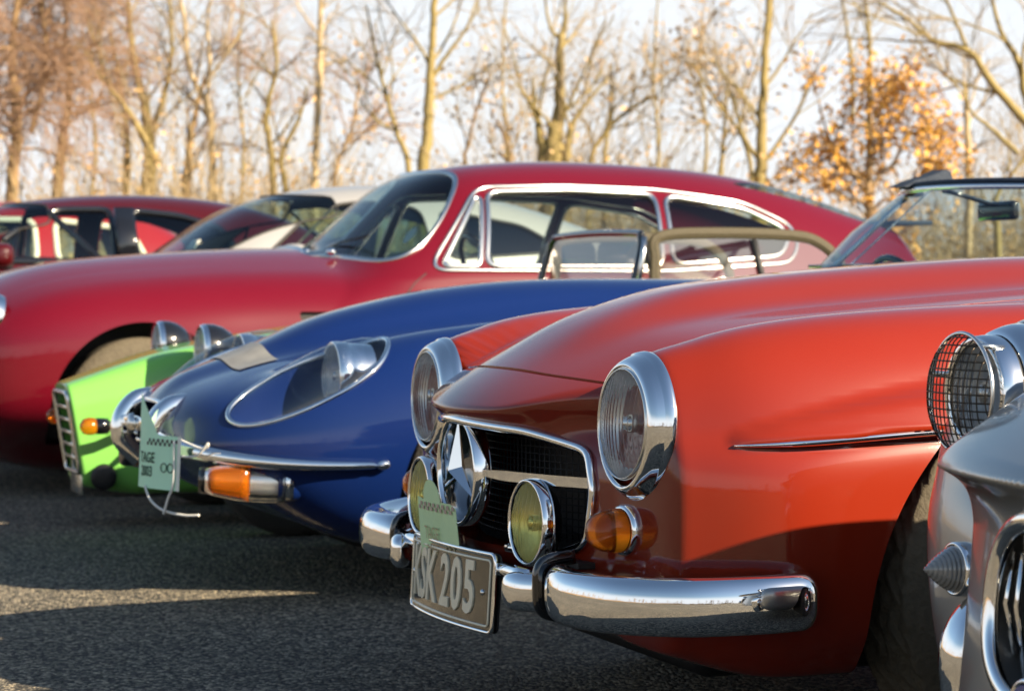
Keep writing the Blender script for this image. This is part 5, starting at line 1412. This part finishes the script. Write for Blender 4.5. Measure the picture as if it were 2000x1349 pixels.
# left: birches with dense red-brown twigs
tree('dense red-brown birch filling the top left corner of the view', [([(20, 400), (35, 250), (25, 120), (40, -60)], D - 1, (26, 22, 18, 12)), ([(60, 260), (90, 120), (75, -40)], D - 1, (14, 11, 8))], 'brown', 'rust', 26, 9, 9, 1.3, 3, -.10, t0=.42, twr=.0048, spread=(.7, 1.3), fine=1.2)
tree('brown tree leaning slightly with a bare lower trunk above the dark red saloon bonnet', [([(112, 400), (122, 280), (135, 180), (128, 60), (140, -60)], D, (24, 20, 15, 11, 8))], 'brown', 'rust', 14, 7, 6, 1.25, 4, -.06, t0=.40, twr=.0042, fine=1.1)
tree('many-stemmed mossy tree whose stems fork low above the dark red saloon roof', [([(285, 400), (295, 320), (285, 220), (262, 120), (250, 0)], D, (34, 28, 20, 14, 9)), ([(290, 270), (320, 190), (335, 100), (330, -30)], D, (16, 12, 9, 6)), ([(310, 320), (255, 225), (205, 160), (165, 100)], D - .5, (15, 12, 10, 7)), ([(245, 400), (250, 290), (240, 200), (215, 60)], D + .7, (17, 14, 10, 7))], 'moss', 'twig', 8, 6, 4, 1.3, 5, .03, t0=.4)
tree('pale birch with a crooked stem left of the silver coupe roof', [([(420, 420), (414, 300), (408, 215), (372, 140), (360, 40), (340, -60)], D, (17, 15, 13, 10, 8, 6)), ([(400, 220), (410, 130), (405, 40), (420, -40)], D, (9, 8, 6, 5)), ([(400, 165), (440, 110), (470, 60)], D, (8, 6, 4))], 'pale', 'twig', 8, 5, 4, 1.2, 6, .03, t0=.35)
tree('short brown tree between the forked tree and the pale birch', [([(362, 410), (368, 320), (378, 240), (400, 150)], D + 1, (20, 17, 13, 7))], 'brown', 'rust', 8, 5, 5, 1.1, 7, .0, t0=.3)
tree('bushy brown tree with a straight stem above the silver coupe windscreen', [([(535, 400), (530, 300), (520, 220), (540, 130), (530, 40)], D + .5, (16, 14, 11, 8, 5)), ([(560, 400), (550, 310), (585, 230), (600, 170)], D + .5, (14, 11, 8, 5))], 'moss', 'rust', 9, 6, 5, 1.1, 8, .0, t0=.3)
tree('slender pale pole-like tree above the crimson windscreen', [([(615, 400), (617, 300), (622, 200), (625, 95), (628, -40)], D - 1, (15, 14, 14, 13, 8))], 'pale', 'twig', 7, 4, 4, .8, 9, .05, t0=.45)
tree('thin leaning brown sapling beside the pole-like tree', [([(650, 400), (660, 320), (690, 240), (700, 150)], D + 1, (9, 8, 6, 4))], 'brown', 'rust', 9, 6, 5, .9, 10, .02, t0=.25, leaves=1)
# middle: slim maples and a pollard
tree('straight mossy trunk forking over the front of the crimson roof', [([(828, 360), (835, 260), (839, 170), (843, 100), (848, 0), (852, -90)], D - 2, (26, 22, 19, 14, 13, 9)), ([(842, 158), (872, 110), (905, 65), (935, 15)], D - 2, (11, 8, 6, 4))], 'moss', 'twig', 7, 4, 3, 1.6, 11, .05, t0=.4)
tree('slanting thin stem left of the straight forked trunk', [([(800, 350), (775, 260), (755, 190), (735, 110), (715, 10)], D - 1.5, (12, 10, 8, 6, 4)), ([(772, 255), (735, 235), (700, 190)], D - 1.5, (6, 5, 3))], 'moss', 'twig', 6, 4, 3, 1.2, 12, .05, t0=.35)
tree('pollarded tree with a knobbed top and thick low stump above the crimson roof', [([(1078, 350), (1082, 270), (1092, 215), (1093, 140), (1096, 68)], D - 2, (44, 34, 24, 18, 17)), ([(1060, 350), (1055, 260), (1045, 210), (1040, 150)], D - 2, (22, 17, 9, 5)), ([(1105, 350), (1112, 270), (1128, 225), (1190, 150)], D - 2, (20, 15, 9, 4)), ([(1096, 72), (1075, 55), (1060, -30)], D - 2, (12, 6, 4)), ([(1098, 70), (1106, 40), (1100, -40)], D - 2, (10, 5, 4))], 'moss', 'twig', 6, 4, 3, 1.4, 13, .05, t0=.45)
tree('thin twiggy sapling with a few dead leaves left of the pollard', [([(905, 350), (915, 280), (935, 200), (955, 160)], D - 1, (8, 7, 5, 3)), ([(1000, 350), (985, 270), (970, 235)], D - 1, (9, 6, 4))], 'brown', 'tan', 6, 4, 4, .7, 14, .04, t0=.3, leaves=2)
tree('spreading sapling with slanting stems right of the pollard', [([(1150, 350), (1178, 265), (1230, 215), (1285, 185)], D - 1, (12, 9, 7, 4)), ([(1180, 350), (1190, 230), (1195, 125)], D - 1, (9, 7, 4))], 'moss', 'tan', 7, 5, 5, 1.0, 15, .04, t0=.2, leaves=1)
tree('tall straight mossy trunk left of the orange oak', [([(1483, 400), (1486, 310), (1488, 220), (1494, 120), (1502, 0), (1507, -90)], D - 2, (28, 22, 18, 15, 12, 9)), ([(1488, 315), (1455, 275), (1440, 220), (1420, 150)], D - 2, (12, 9, 7, 4)), ([(1490, 320), (1520, 280), (1560, 215), (1580, 150)], D - 2, (11, 8, 6, 4))], 'moss', 'twig', 6, 4, 3, 1.6, 16, .05, t0=.3)
tree('leafy brown sapling left of the tall straight trunk', [([(1405, 400), (1412, 290), (1418, 210), (1425, 150)], D - 1, (10, 8, 6, 3)), ([(1470, 400), (1455, 280), (1400, 200), (1350, 120)], D - 1, (10, 8, 6, 3)), ([(1375, 400), (1380, 270), (1370, 170), (1365, 60)], D, (8, 6, 5, 3))], 'moss', 'tan', 7, 5, 4, 1.0, 17, .05, t0=.25, leaves=2)
# right: the oak that has kept its leaves, grey stems behind it, and an old tree leaning in
tree('young oak holding its orange dead leaves right of the crimson tail', [([(1700, 470), (1697, 360), (1702, 270), (1698, 190)], D - 4, (18, 14, 9, 4)), ([(1700, 400), (1660, 330), (1620, 270), (1600, 200)], D - 4, (9, 7, 5, 3)), ([(1702, 390), (1745, 320), (1770, 260), (1775, 215)], D - 4, (9, 7, 5, 3)), ([(1700, 430), (1640, 385), (1590, 345)], D - 4, (7, 5, 3)), ([(1702, 430), (1760, 380), (1800, 320)], D - 4, (7, 5, 3))], 'brown', 'brown', 12, 6, 4, .62, 18, .03, leaves=4, t0=.12, fine=.55, name='oak_tree')
tree('grey upright tree rising behind the orange oak', [([(1698, 400), (1697, 230), (1700, 110), (1690, 0), (1680, -80)], D, (12, 10, 9, 7, 5)), ([(1665, 240), (1662, 110), (1640, -20)], D, (8, 7, 5))], 'moss', 'twig', 6, 4, 3, 1.5, 19, .06, t0=.35)
tree('short pale trunk standing right of the orange oak', [([(1892, 420), (1892, 320), (1888, 230), (1884, 160)], D - 2, (16, 14, 12, 8))], 'pale', 'twig', 6, 5, 4, 1.0, 20, .04, t0=.5)
tree('old tree leaning in from the right with long slanting limbs', [([(2075, 420), (2050, 310), (2000, 235), (1935, 160), (1892, 100), (1820, 78), (1770, 35), (1715, 5)], D - 4, (30, 24, 18, 15, 13, 10, 7, 5)), ([(1890, 98), (1870, 50), (1840, -20)], D - 4, (9, 7, 5)), ([(2040, 300), (2005, 190), (1990, 125), (1955, 60), (1930, -30)], D - 4, (20, 17, 14, 9, 6)), ([(1990, 300), (1940, 255), (1895, 215), (1880, 160)], D - 4.5, (9, 8, 6, 4))], 'moss', 'twig', 7, 5, 3, 1.3, 21, .02, t0=.3)
tree('thin dark sapling at the right edge behind the blue windscreen', [([(1950, 470), (1945, 390), (1985, 330), (2040, 270)], D - 3, (14, 10, 7, 4))], 'moss', 'tan', 8, 6, 5, .9, 22, .03, t0=.1)
# further bare trees seen between the nearer ones
for i, (px, h, lab) in enumerate(((985, 10, 'faint far tree left of the pollard'), (1280, 30, 'faint far tree between the pollard and the tall straight trunk'), (470, 20, 'faint far tree behind the pale birch'), (180, 30, 'faint far tree behind the leaning brown tree'))):
    tree(lab, [([(px, 420), (px + 6, 280), (px - 4, 150), (px + 8, h - 80)], D + 8, (8, 7, 5, 3))], 'moss', 'twig', 7, 5, 3, 1.9, 40 + i, .05, t0=.3, twr=.0022, group='far bare trees')
# undergrowth along the foot of the trees
def undergrowth():
    rng = np.random.default_rng(77); T = Twigs(); Lf = Twigs()
    def hgt(x):
        return 2.2 + .28 * sin(x * 1.3) + .22 * sin(x * 3.1 + 1) + .25 * sin(x * .55 + 2) + (.45 if x < -2 else 0) + (.5 if abs(x - .9) < .9 else 0) + (.35 if x > 4.3 else 0)
    for i in range(20000):
        x = rng.uniform(-9, 9) if i < 15500 else rng.uniform(9, 18) * (1 if rng.random() < .5 else -1); y = rng.uniform(D - 3, D + 5); h = hgt(x) * (.45 + .65 * rng.random() ** 1.5); d = np.array([rng.normal() * .35, rng.normal() * .35, 1])
        P = wobble((x, y, 0 if rng.random() < .4 else rng.uniform(0, h * .6)), d, h * .7, rng, 3, .22, -.02); r = rng.uniform(.004, .009); T.seg(P, np.linspace(r, r * .4, 4))
        if rng.random() < .75:
            for _ in range(2): Lf.leaf(P[rng.integers(1, 4)] + rng.normal(size=3) * .06, rng.uniform(.02, .05), rng)
    o = T.obj('undergrowth', M['tan']); tag(o, 'tangled tan brambles and dead stems along the foot of the trees', None, None, 'stuff')
    o = Lf.obj('dead_leaves', M['dead_leaf']); tag(o, 'dead tan leaves caught in the brambles', None, None, 'stuff')
undergrowth()
def far_wood():
    """low woods round the open ground on the photographer's side, seen mirrored in the chrome"""
    rng = np.random.default_rng(5); W_ = Twigs(); T = Twigs()
    for i in range(420):
        a = rng.uniform(R(20), R(340)); d = rng.uniform(60, 150); h = rng.uniform(1.2, 3.4) * (1.6 if rng.random() < .2 else 1); x, y = sin(a) * d, cos(a) * d
        for k in range(26):
            W_.seg(wobble((x + rng.normal() * 2.2, y + rng.normal() * 2.2, 0), (rng.normal() * .35, rng.normal() * .35, 1), h * rng.uniform(.5, 1.1), rng, 3, .2), (.09, .07, .05, .02))
    for i in range(80):
        a = rng.uniform(R(20), R(340)); d = rng.uniform(45, 80); p = np.array([sin(a) * d, cos(a) * d, 0]); h = rng.uniform(4, 8)
        T.seg([p, p + (0, 0, h * .5), p + (.2, 0, h)], (.14, .10, .03), 5)
        for k in range(22):
            q = p + (0, 0, h * rng.uniform(.3, 1)); T.seg(wobble(q, (rng.normal(), rng.normal(), .8), h * .28, rng, 2), (.04, .03, .015))
    o = W_.obj('distant_woods', M['brown']); tag(o, 'distant low brown woods around the open ground', None, None, 'stuff')
    o = T.obj('distant_trees', M['brown']); tag(o, 'distant bare trees around the open ground', None, None, 'stuff')
far_wood()
